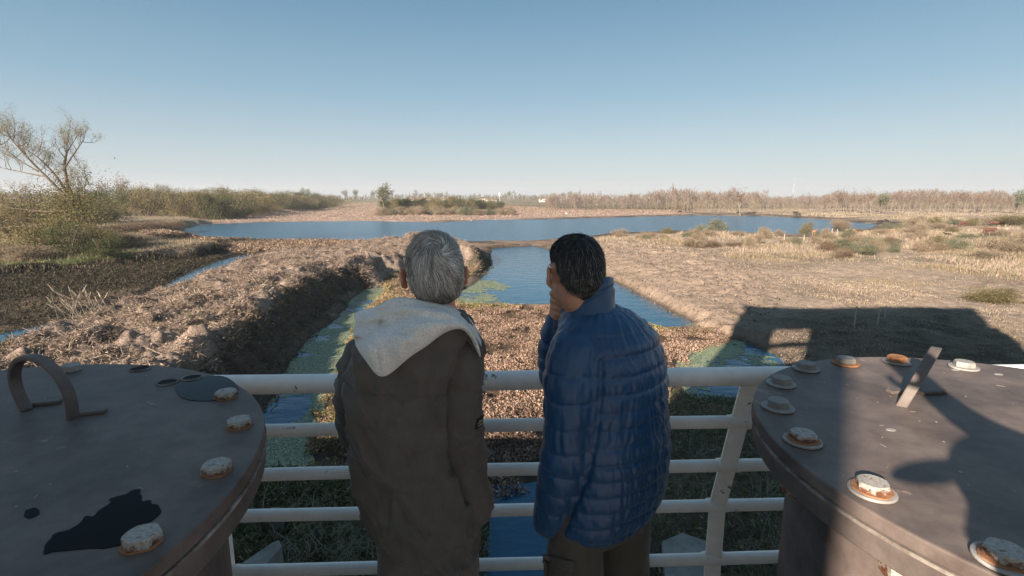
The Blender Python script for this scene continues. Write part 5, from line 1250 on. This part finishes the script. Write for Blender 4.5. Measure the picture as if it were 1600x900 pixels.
# houses of the town on the skyline
M['plaster'] = simple('white_plaster', (.62, .60, .56), (.72, .70, .66), 1, .9, 0); M['tile'] = simple('roof_tile', (.20, .11, .08), (.28, .16, .11), 1, .9, 0); M['pane'] = simple('window_glass', (.03, .04, .05), (.05, .06, .07), 1, .2, 0)
def house(px, d, w, dp, h, rise, label, zb=1.2):
    x = (px - 800) / 800 * d; root = empty('house', (x, d, zb), label, 'house', 'houses of the town on the skyline', rz=rngF.uniform(-.5, .5)); mb = MB(); mb.box((0, 0, h / 2), (w, dp, h)); mb.build('wall', M['plaster'], root)
    mb = MB(); a, b = w / 2 + .4, dp / 2 + .4; mb.add([(-a, -b, h), (a, -b, h), (a, b, h), (-a, b, h), (-a, 0, h + rise), (a, 0, h + rise)], [(0, 1, 5, 4), (2, 3, 4, 5), (0, 4, 3), (1, 2, 5), (3, 2, 1, 0)]); mb.build('roof', M['tile'], root)
    for k in range(max(2, int(w // 4))):
        wx = -w / 2 + (k + .5) * w / max(2, int(w // 4)); mb = MB(); mb.box((wx, -dp / 2 - .03, h * .55), (1.3, .08, 1.4)); mb.build('window', M['pane'], root)
for px, d, w, dp, h, rs, zb, lab in ((652, 560, 11, 8, 4.6, 1.6, 1.2, 'long white house left of the others above the island thicket'), (668, 575, 14, 9, 5.0, 1.5, 1.2, 'broad white house above the island thicket'), (682, 560, 8, 7, 4.2, 1.8, 1.2, 'small white house beside the broad white house'),
        (702, 585, 12, 8, 4.8, 1.4, 1.2, 'white house above the right half of the island thicket'), (716, 600, 7, 6, 4.6, 1.6, 1.2, 'narrow white house right of the island houses'), (752, 640, 10, 8, 5.5, 1.6, 1.2, 'white house on the skyline right of the island'), (768, 620, 12, 8, 4.4, 1.5, 1.2, 'low white house before the slender white tower'),
        (848, 760, 12, 8, 5, 1.5, 1.2, 'white house on the skyline above the dark haired man'), (877, 760, 9, 7, 4.6, 1.6, 1.2, 'small white house right of the dark haired man'), (465, 900, 11, 9, 9.5, 2.0, 5.0, 'pale house high on the skyline above the left thicket'), (477, 640, 9, 7, 6.5, 1.6, 3.0, 'small pale house just below the high skyline house'), (425, 800, 11, 8, 6, 1.6, 6.0, 'distant pale house left of the high skyline house')):
    house(px, d, w, dp, h, rs, lab, zb)
def towers():
    x = (781 - 800) / 800 * 640; r = empty('water_tower', (x, 640, 1.0), 'slender white water tower on the skyline right of the island', 'tower'); mb = MB(); mb.tube([(0, 0, 0), (0, 0, 9.5)], [.8, .6], 12); mb.build('shaft', M['plaster'], r, smooth=False); mb = MB(); mb.tube([(0, 0, 9.5), (0, 0, 10), (0, 0, 12), (0, 0, 12.6)], [.7, 1.3, 1.3, .6], 14); mb.build('tank', M['plaster'], r)
    d = 900; x = (1232 - 800) / 800 * d; r = empty('radio_mast', (x, d, 1.0), 'faint red and white lattice radio mast on the horizon beyond the lake', 'radio mast'); hh = 40; red = simple('mast_red', (.45, .16, .12), (.5, .2, .15), 1, .7, 0)
    for k in range(8):
        mb = MB(); z0, z1 = hh * k / 8, hh * (k + 1) / 8
        for a in (0, 2.09, 4.19):
            q0 = 1.0 * (1 - z0 / hh * .7); q1 = 1.0 * (1 - z1 / hh * .7); mb.tube([(q0 * math.cos(a), q0 * math.sin(a), z0), (q1 * math.cos(a), q1 * math.sin(a), z1)], .045, 5); mb.tube([(q0 * math.cos(a), q0 * math.sin(a), z0), (q1 * math.cos(a + 2.09), q1 * math.sin(a + 2.09), z1)], .03, 4)
        mb.build('lattice', M['plaster'] if k % 2 else red, r)
towers()

# cattle
M['hide_dark'] = simple('dark_hide', (.022, .016, .013), (.04, .028, .022), 3, .8, 0); M['hide_brown'] = simple('red_brown_hide', (.085, .030, .018), (.12, .042, .024), 3, .8, 0); M['hide_tan'] = simple('orange_hide', (.30, .14, .07), (.36, .18, .09), 3, .8, 0)
def cow_mesh(grazing):
    p = [limb([(-.95, 0, 1.12, .24), (-.6, 0, 1.05, .34), (0, 0, 1.0, .38), (.5, 0, 1.04, .35), (.8, 0, 1.10, .26)], 16, 4)]
    for x, s in ((-.78, 1), (-.78, -1), (.58, 1), (.58, -1)):
        if x < 0: p.append(limb([(x, s * .2, .95, .20), (x + .10, s * .2, .70, .12), (x - .08, s * .2, .46, .075), (x - .02, s * .2, .08, .06), (x + .04, s * .2, .03, .07)], 10, 4))
        else: p.append(limb([(x, s * .19, .85, .15), (x + .03, s * .19, .5, .085), (x, s * .19, .08, .06), (x + .04, s * .19, .03, .07)], 10, 4))
    hd = (1.45, 0, .32) if grazing else (1.45, 0, 1.38); nk = (1.15, 0, .85) if grazing else (1.1, 0, 1.3)
    p.append(limb([(.7, 0, 1.12, .26), (*nk, .17), (*hd, .13)], 12, 5)); e = np.array([.22, 0, -.24]) if grazing else np.array([.34, 0, -.10]); p.append(limb([(*hd, .14), (*(np.array(hd) + e), .085)], 12, 3))
    for s in (-1, 1): p.append(ellipsoid((hd[0] - .05, s * .20, hd[2] + .08), (.05, .13, .05)))
    p.append(limb([(-1.1, 0, 1.2, .04), (-1.22, 0, .9, .03), (-1.2, 0, .5, .05)], 8, 4)); me = remesh(p, .045, 2); set_v(me, get_v(me)); me.name = 'cow'; return me
CM = [cow_mesh(True), cow_mesh(False)]
for px, py, c, k, rz, lab in ((1546, 367, 'brown', 0, 3.0, 'red brown cow nearest the right frame edge, the largest of the herd'), (1505, 353, 'brown', 0, 3.3, 'red brown cow left of the far pair on the right'), (1552, 353, 'brown', 1, 2.6, 'red brown cow left in the far pair at the right'), (1564, 352, 'dark', 0, .2, 'dark cow right in the far pair at the right'),
        (1484, 361, 'dark', 0, 2.9, 'black cow standing above the seated black calf in the meadow'), (1480, 372, 'dark', 1, 1.7, 'black calf lowest in the meadow, facing away'), (1376, 347, 'dark', 0, .3, 'left of two dark cows by the lake tip'), (1385, 347, 'dark', 1, 1.3, 'right of two dark cows by the lake tip'),
        (1316, 364, 'dark', 1, 1.9, 'black cow beside the orange cow on the lake shore'), (1328, 367, 'tan', 0, .1, 'orange cow grazing on the near lake shore'), (1273, 366, 'tan', 1, .8, 'pale orange cow at the water left of the black cow'), (1391, 366, 'tan', 0, 1.3, 'small orange cow right of the lake tip'),
        (1154, 333, 'dark', 0, .2, 'dark cow under the pale bare tree across the lake'), (1171, 334, 'dark', 0, 2.8, 'left dark cow of the middle pair across the lake'), (1178, 334, 'dark', 1, .4, 'right dark cow of the middle pair across the lake'), (1243, 334.5, 'dark', 0, .1, 'upper dark cow of the pair before the green bushes across the lake'), (1247, 337, 'dark', 0, 3.0, 'lower dark cow of the pair before the green bushes across the lake'), (1062, 331.5, 'dark', 0, .1, 'dark cow alone on the far brown shore')):
    g = at(px, py, .8); me = CM[k]; o = link('cow', me.copy() if me.materials else me, M['hide_' + c]); o.location = tuple(g); o.rotation_euler = (0, 0, rz); s = .62 if 'calf' in lab or 'small' in lab else 1.0; o.scale = (s, s, s); tag(o, lab, 'cow', 'cattle grazing around the lake')
def bird(px, py, lab, s=1.0):
    g = at(px, py, .3); me = remesh([limb([(-.28, 0, .42, .05), (0, 0, .46, .13), (.2, 0, .52, .10)], 12, 4), limb([(.2, 0, .54, .06), (.28, 0, .72, .035), (.24, 0, .86, .035), (.30, 0, .92, .05)], 10, 4), limb([(.32, 0, .92, .03), (.46, 0, .89, .01)], 8, 3), limb([(0, .05, .4, .025), (.02, .05, .0, .02)], 6, 3), limb([(0, -.05, .4, .025), (.02, -.05, .0, .02)], 6, 3)], .02, 1)
    set_v(me, get_v(me)); o = link('white_bird', me, M['plaster']); o.location = tuple(g); o.scale = (s, s, s); o.rotation_euler = (0, 0, 2.5); tag(o, lab, 'bird', 'white wading birds')
bird(885, 335.5, 'white wading bird alone on the far brown shore', 1.6); bird(1208, 369.5, 'left white bird on the near shore'); bird(1216, 369.5, 'right white bird on the near shore')
# fence posts
M['wood'] = simple('weathered_post', (.30, .25, .19), (.42, .36, .28), 9, .9, .4, 40, .01)
def fpost(px, py, top, lab, tilt=0.0):
    g = at(px, py, .9); h = hgt(g, top); r = max(.05, .0009 * g[1]); rng = np.random.default_rng(int(px)); mb = MB(); mb.tube([(0, 0, -.2), (.01, 0, h * .3), (-.01 + tilt * .5, .01, h * .7), (tilt, 0, h)], [r, r * .95, r * .9, r * .8], 8); o = mb.build('fence_post', M['wood'], smooth=False); o.location = tuple(g); tag(o, lab, 'fence post', 'old fence posts in the meadow')
for px, py, tp, lab, t in ((1335, 506, 479, 'thin weathered post standing in the shadow, left of two', .03), (1371, 505, 480, 'leaning weathered post in the shadow, right of two', .12), (1382, 498, 478, 'third post stump behind the leaning post', .02), (1225, 377, 366, 'pale post on the near shore beside the white birds', 0), (1256, 376, 367, 'short pale post right of the tall shore post', 0), (1300, 364, 357, 'pale post at the water near the black cow', 0), (1308, 365, 358, 'pale post between the black cow and the water', 0)): fpost(px, py, tp, lab, t)

# reeds on the dredged bank and bare weeds below the railing
def reeds(px, py, top, lab, n=26, sp=.5):
    g = at(px, py, 2.2); h = hgt(g, top); rng = np.random.default_rng(int(px)); p = np.column_stack([rng.normal(0, sp, (n, 2)), np.zeros(n)]); mb = MB()
    for q in p:
        l = rng.normal(0, .28, 2) + (-.12, 0); hh = h * rng.uniform(.5, 1.05); mb.tube([q, q + (l[0] * hh * .4, l[1] * hh * .4, hh * .55), q + (l[0] * hh, l[1] * hh, hh)], [.012, .010, .006], 4)
        mb.tube([q + (l[0] * hh * .85, l[1] * hh * .85, hh * .86), q + (l[0] * hh * 1.05, l[1] * hh * 1.05, hh * 1.02)], [.02, .006], 4)
    o = mb.build('reed_clump', M['wood']); o.location = tuple(g); tag(o, lab, 'reeds')
reeds(128, 492, 446, 'tall dry reed stalks on the edge of the dredged bank'); reeds(160, 480, 462, 'short dry reeds just right of the tall reed stalks', 14, .4)
M['twig'] = simple('pale_twig', (.26, .23, .18), (.36, .32, .26), 9, .9, 0)
def weed(px, py, hm, seed, lab, grp='bare weeds below the railing', leafy=260):
    g = at(px, py, .8); rng = np.random.default_rng(seed); root = empty('bare_weed', g, lab, 'weed', grp); w, tips = [], []
    for i in range(7):
        a = rng.uniform(0, 6.28); grow(rng, (rng.normal(0, .12), rng.normal(0, .12), -.05), (math.cos(a) * .6, math.sin(a) * .6, 1), hm * rng.uniform(.5, .9), .011, 2, w, tips, .4, .02, (2, 4), .6, 4)
    wood_obj('stem', w, M['twig'], root); tp = np.array(tips); k = rng.integers(0, len(tp), leafy); V, F, C = leaf_quads(rng, tp[k] + rng.normal(0, .03, (leafy, 3)), rng.uniform(.03, .08, leafy), rng.uniform(.012, .03, leafy), .4, pick(rng, leafy, [(.15, .14, .08), (.22, .19, .12), (.10, .11, .05)]), .4); link('foliage', mesh_np('foliage', V, F, C), M['leaf'], root)
for i, (px, py) in enumerate(((500, 812), (545, 845), (470, 860), (565, 800), (520, 890), (430, 790), (455, 905), (585, 870))): weed(px, py, 1.3, 400 + i, 'pale twiggy weed in the shade below the left part of the railing')
for i, (px, py) in enumerate(((1090, 700), (1190, 780), (1080, 780), (1215, 720), (1210, 850))): weed(px, py, 1.0, 420 + i, 'pale twiggy weed in the shade below the right part of the railing', 'bare weeds right of the man in blue')
weed(300, 552, .5, 431, 'small green weed tuft on the flank of the dredged bank', None, 500)
# ------------------------------------------------------------------ the air
def make_haze():
    mb = MB(); mb.box((0, 1500, 30), (8000, 3160, 66)); m = bpy.data.materials.new('haze'); m.use_nodes = True; N, L = m.node_tree.nodes, m.node_tree.links
    N.remove(N['Principled BSDF']); v = N.new('ShaderNodeVolumePrincipled'); v.inputs['Color'].default_value = (.93, .95, 1.0, 1); v.inputs['Density'].default_value = .00021; v.inputs['Anisotropy'].default_value = .1
    L.new(v.outputs[0], N['Material Output'].inputs['Volume']); tag(mb.build('haze', m), kind='stuff')
make_haze()
